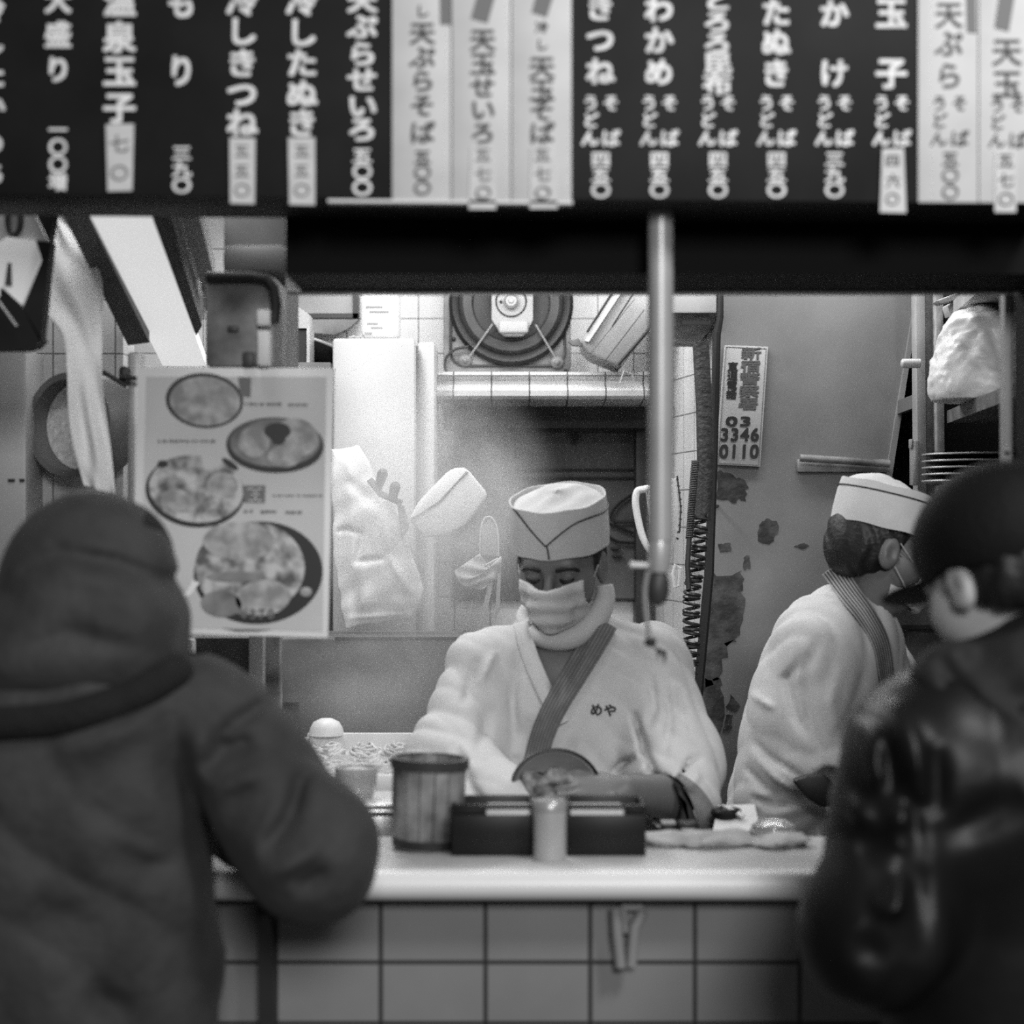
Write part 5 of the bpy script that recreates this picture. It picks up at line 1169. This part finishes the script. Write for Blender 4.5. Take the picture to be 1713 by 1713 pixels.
h2a = hand_sdf(A(1560, 1345, 3.25), (1, -.3, 0), (0, -.3, 1), .6, .95); h2b = hand_sdf(A(1690, 1300, 3.55), (1, -.3, 0), (0, -.3, 1), .6, .95, -1)
def body2(p):
    d = smin(core2(p), hs2(p), .018); d = smin(d, lg2(p), .04)
    return np.minimum(smin(d, h2a(p), .01), smin(d, h2b(p), .01))
sdf_obj('body', body2, (.40, 3.05, 0), (1.18, 3.95, 1.70), .007, m_skin, cook2)
o = sdf_obj('robe', robe_b, A(1215, 1760, 3.6) - [0, .42, 0], A(1700, 960, 3.6) + [0, .35, 0], .008, m_cloth, cook2)
full2 = lambda p: np.minimum(robe_b(p), body2(p) - .005)
ribbon(full2, [(1392, 950), (1420, 990), (1450, 1030), (1474, 1075), (1484, 1130), (1486, 1160)], lambda t: 40 - 18 * t, 'lapel', [m_stripe, m_stripe2], o, k=16, lift=.006, stripes=True, D0=2.9)
mb = MB(); mb.prism([(1326, 1306), (1350, 1298), (1380, 1296), (1400, 1316), (1400, 1348), (1375, 1352), (1350, 1336)], 3.335, .03, bev=.008); mb.build('sleeve_opening_dark', m_rubber, o)  # dark plate across the sleeve opening
face_mask(cook2, H2, hs2, m_cloth, .004)
cook_hat(cook2, H2, .090, .104, .034, .118, .030)
sdf_obj('hair', hair_sdf(H2, -.072), H2[0] - .16, H2[0] + .16, .005, m_hair, cook2)
for z0_, z1_ in ((.012, -.03), (-.035, -.085)):
    mb = MB(); mb.tube([hp(H2, .083, .01, z0_), hp(H2, .078, .035, (z0_ + z1_) / 2), hp(H2, .062, .062, z1_)], .0014, n=6); mb.build('mask_loop', m_white, cook2)
for s in (-1, 1):
    mb = MB(); mb.tube([hp(H2, s * x, y, z) for x, y, z in ((.014, .0925, .008), (.030, .093, .012), (.052, .078, .006))], .0032, n=8); mb.build('eyebrow', m_hair, cook2)
legs(cook2, U(1365, 0, 3.62).x, 3.62, .85, m_trouser)

# ---- left customer, seen from behind
LD = 2.36
cu = thing('person', 'customer at the left in a dark hooded coat, seen from behind at the counter', 'person', (U(110, 0, LD).x, LD, 0)); cu['face_sign'] = -1
coat_f = union([ell(A(100, 1560, LD), (.215, .15, .48)), cap(A(-80, 1245, LD), A(310, 1235, LD), .10), ell(A(120, 1330, LD), (.20, .14, .2)), cap(A(372, 1240, LD), A(512, 1410, 2.30), .085, .084)], .06)
fore = union([ell(A(528, 1438, 2.29), (.074, .08, .074)), cap(A(522, 1430, 2.30), A(400, 1378, 2.56), .080, .056)], .03)
arm2 = union([cap(A(-150, 1250, LD), A(-210, 1450, 2.34), .09, .08), cap(A(-210, 1450, 2.34), A(-60, 1400, 2.58), .075, .055)], .03)
def coat0(p): return smin(smin(coat_f(p), fore(p), .035), arm2(p), .03)
coat1 = folds(ripples(coat0, .006, 14, 21), .012, 30, .9, 7)
c3 = lambda pts, w, a: ([A(x, y, 2.26) for x, y in pts], w, a, 2.42)
coat = creases(coat1, [c3([(285, 1185), (300, 1280), (325, 1400), (352, 1500), (365, 1620)], .020, .042), c3([(372, 1215), (360, 1265)], .010, 0.0203), c3([(440, 1180), (385, 1215), (378, 1230)], .009, 0.0203), c3([(335, 1290), (370, 1262), (420, 1238)], .012, 0.0261), c3([(350, 1330), (410, 1300), (460, 1285)], .012, -0.0145), c3([(450, 1420), (490, 1360), (505, 1290)], .011, 0.0290), c3([(545, 1400), (480, 1440), (440, 1460)], .011, -0.0174), c3([(560, 1440), (500, 1480)], .012, 0.0145),
    c3([(180, 1420), (250, 1450), (300, 1440)], .02, 0.0174), c3([(150, 1650), (230, 1690)], .02, 0.0174), c3([(100, 1250), (180, 1230), (280, 1190)], .02, -0.0174), c3([(60, 1500), (200, 1560)], .03, 0.0145)])
sdf_obj('coat', coat, (-.93, 2.02, .58), (-.13, 2.80, 1.36), .009, m_coat, cu)
hood_f = union([ell(A(150, 1020, 2.37), (.122, .125, .105)), ell(A(150, 960, 2.38), (.112, .12, .11)), ell(A(110, 1090, 2.36), (.15, .135, .085)), ell(A(215, 1070, 2.35), (.068, .11, .07))], .03)
hood = creases(ripples(hood_f, .004, 22, 6), [([A(x, y, 2.25) for x, y in q], w, a, 2.45) for q, w, a in (([(20, 955), (90, 925), (180, 940), (260, 975), (300, 1010)], .010, .014), ([(20, 1000), (110, 962), (210, 985), (300, 1050)], .014, -.008), ([(0, 1050), (120, 1010), (250, 1050)], .02, -.007), ([(0, 1100), (120, 1060), (260, 1090)], .012, .008))])
sdf_obj('hood', hood, A(-110, 1240, 2.2) - [0, .05, 0], A(320, 830, 2.2) + [.02, .36, .03], .007, m_coat, cu)
bean = union([ell(A(160, 932, 2.39), (.103, .112, .085))], .02)
bean2 = lambda p: np.maximum(bean(p), A(0, 985, 2.3)[2] - p[:, 2])
sdf_obj('beanie', ripples(bean2, .002, 60, 4), A(0, 1010, 2.2), A(320, 800, 2.2) + [.02, .36, .04], .006, m_knit, cu)
mb = MB(); mb.tube([drop(coat, x, y, 1.8, .004) for x, y in along([(-60, 1215), (10, 1210), (110, 1200), (220, 1165), (298, 1120)], 30)], .022, n=14); mb.build('collar_shade_roll', m_knit, cu, 180)  # blackened roll stands in for the shadow below the hood
HL = headframe(A(150, 975, 2.40), (.15, .97, -.22)); hl_ = head_sdf(HL)
bl = union([cap(A(130, 1150, 2.40), A(145, 1040, 2.40), .055), ell(A(110, 1500, LD), (.17, .11, .42)), cap(A(-80, 1245, LD), A(310, 1235, LD), .06), cap(A(372, 1240, LD), A(512, 1410, 2.31), .05), cap(A(512, 1410, 2.31), A(395, 1375, 2.58), .045, .03), cap(A(-150, 1250, LD), A(-210, 1450, 2.34), .05), cap(A(-210, 1450, 2.34), A(-50, 1398, 2.60), .045, .03)] + legs_core(U(110, 0, LD).x, LD, .85), .03)
hh1 = hand_sdf(A(395, 1378, 2.59), (-.8, .6, .1), (0, 0, 1), .8, .95); hh2 = hand_sdf(A(-50, 1400, 2.61), (.8, .6, .1), (0, 0, 1), .8, .95, -1)
def bodyL(p): return np.minimum(smin(smin(bl(p), hl_(p), .02), hh1(p), .01), smin(bl(p), hh2(p), .01))
sdf_obj('body', bodyL, (-.93, 2.05, 0), (-.10, 2.78, 1.62), .010, m_skin, cu)
legs(cu, U(110, 0, LD).x, LD, .85, m_trouser)

# ---- right customer, seen from behind
RD = 2.22
cr_ = thing('person', 'customer at the right in a black cap and glossy black jacket, seen from behind', 'person', (U(1720, 0, RD).x, RD, 0)); cr_['face_sign'] = -1
jk = union([ell(A(1740, 1620, RD + .04), (.20, .15, .46)), cap(A(1590, 1275, RD), A(1900, 1260, RD), .11), cap(A(1545, 1275, RD), A(1468, 1545, 2.16), .100, .085), ell(A(1700, 1340, RD + .02), (.17, .15, .16))], .05)
jfore = union([ell(A(1462, 1570, 2.15), (.078, .085, .082)), cap(A(1470, 1560, 2.16), A(1640, 1400, 2.50), .080, .046)], .03)
jarm2 = union([cap(A(1900, 1270, RD), A(1990, 1520, RD), .09, .08), cap(A(1990, 1520, RD), A(1860, 1430, 2.5), .075, .055)], .03)
def jk0(p): return smin(smin(jk(p), jfore(p), .035), jarm2(p), .03)
c4 = lambda pts, w, a: ([A(x, y, 2.1) for x, y in pts], w, a, 2.30)
jacket = creases(folds(ripples(jk0, .006, 16, 31), .012, 34, .15, 12), [c4([(1508, 1180), (1528, 1260), (1545, 1350)], .020, -.024), c4([(1475, 1215), (1470, 1270), (1480, 1330)], .012, -.016), c4([(1495, 1240), (1500, 1340)], .010, .010), c4([(1522, 1290), (1535, 1400), (1540, 1450)], .012, .010), c4([(1565, 1250), (1570, 1370)], .012, .016), c4([(1430, 1380), (1460, 1350)], .014, -.014), c4([(1500, 1350), (1515, 1390)], .012, -.016), c4([(1450, 1510), (1490, 1505), (1505, 1460)], .012, -.020), c4([(1440, 1430), (1500, 1410)], .015, .015), c4([(1420, 1560), (1480, 1600)], .02, .01),
    c4([(1500, 1420), (1530, 1470), (1535, 1600)], .018, .016), c4([(1560, 1400), (1620, 1380), (1713, 1330)], .02, .012)])
sdf_obj('jacket', jacket, (.30, 1.92, .56), (1.02, 2.72, 1.42), .009, m_leather, cr_)
hd = union([ell(A(1712, 1125, RD + .03), (.105, .13, .072)), ell(A(1712, 1070, RD + .04), (.070, .10, .055)), ell(A(1604, 1140, RD + .02), (.042, .08, .042)), cap(A(1590, 1140, RD - .02), A(1700, 1250, RD - .07), .050, .045), cap(A(1700, 1250, RD - .07), A(1830, 1180, RD - .04), .045, .05)], .02)
hd = creases(ripples(hd, .004, 24, 12), [c4([(1590, 1100), (1640, 1190), (1713, 1235)], .012, .018), c4([(1600, 1190), (1640, 1270), (1713, 1290)], .012, -.010), c4([(1620, 1060), (1713, 1030)], .014, .010), c4([(1600, 1150), (1660, 1110), (1713, 1100)], .016, .008)])
sdf_obj('hood', hd, A(1520, 1330, 2.1) - [.02, .05, .02], A(1900, 990, 2.1) + [.03, .40, .02], .007, m_hood, cr_)
HR = headframe(A(1672, 966, RD + .03), (-.50, .80, -.34)); hr_ = head_sdf(HR)
br = union([cap(A(1700, 1130, RD + .03), A(1690, 1020, RD + .03), .056), ell(A(1740, 1550, RD + .04), (.16, .11, .4)), cap(A(1600, 1275, RD), A(1890, 1260, RD), .06), cap(A(1545, 1275, RD), A(1468, 1545, 2.16), .05), cap(A(1468, 1545, 2.16), A(1645, 1398, 2.52), .045, .03), cap(A(1900, 1270, RD), A(1990, 1520, RD), .05), cap(A(1990, 1520, RD), A(1850, 1430, 2.52), .045, .03)] + legs_core(U(1740, 0, RD + .04).x, RD + .04, .85), .03)
hr1 = hand_sdf(A(1645, 1398, 2.52), (.6, .7, .1), (0, 0, 1), .8, .95); hr2 = hand_sdf(A(1850, 1430, 2.52), (-.6, .7, .1), (0, 0, 1), .8, .95, -1)
def bodyR(p): return np.minimum(smin(smin(br(p), hr_(p), .02), hr1(p), .01), smin(br(p), hr2(p), .01))
sdf_obj('body', bodyR, (.33, 2.0, 0), (.98, 2.72, 1.62), .008, m_skin_lit, cr_)
cf = ell(hp(HR, 0, -.012, .045), (.098, .116, .098), HR[1])
def capf(p):
    q = (p - HR[0]) @ HR[1]
    return np.maximum(cf(p), .012 + .1 * np.clip(-q[:, 1] - .0, 0, .1) * -3 - q[:, 2])
o = sdf_obj('cap', ripples(capf, .0025, 30, 3), HR[0] - .17, HR[0] + .19, .006, m_capm, cr_)
br_ = ell(hp(HR, 0, .115, .020), (.074, .062, .009), HR[1]); sdf_obj('brim', br_, hp(HR, 0, .12, .016) - .13, hp(HR, 0, .12, .016) + .13, .006, m_capm, o)
sdf_obj('hair', hair_sdf(HR, -.06), HR[0] - .16, HR[0] + .16, .006, m_hair, cr_)
legs(cr_, U(1740, 0, RD + .04).x, RD + .04, .85, m_trouser)
SC.cycles.use_denoising = False        # keeps the grain of a high-speed night exposure
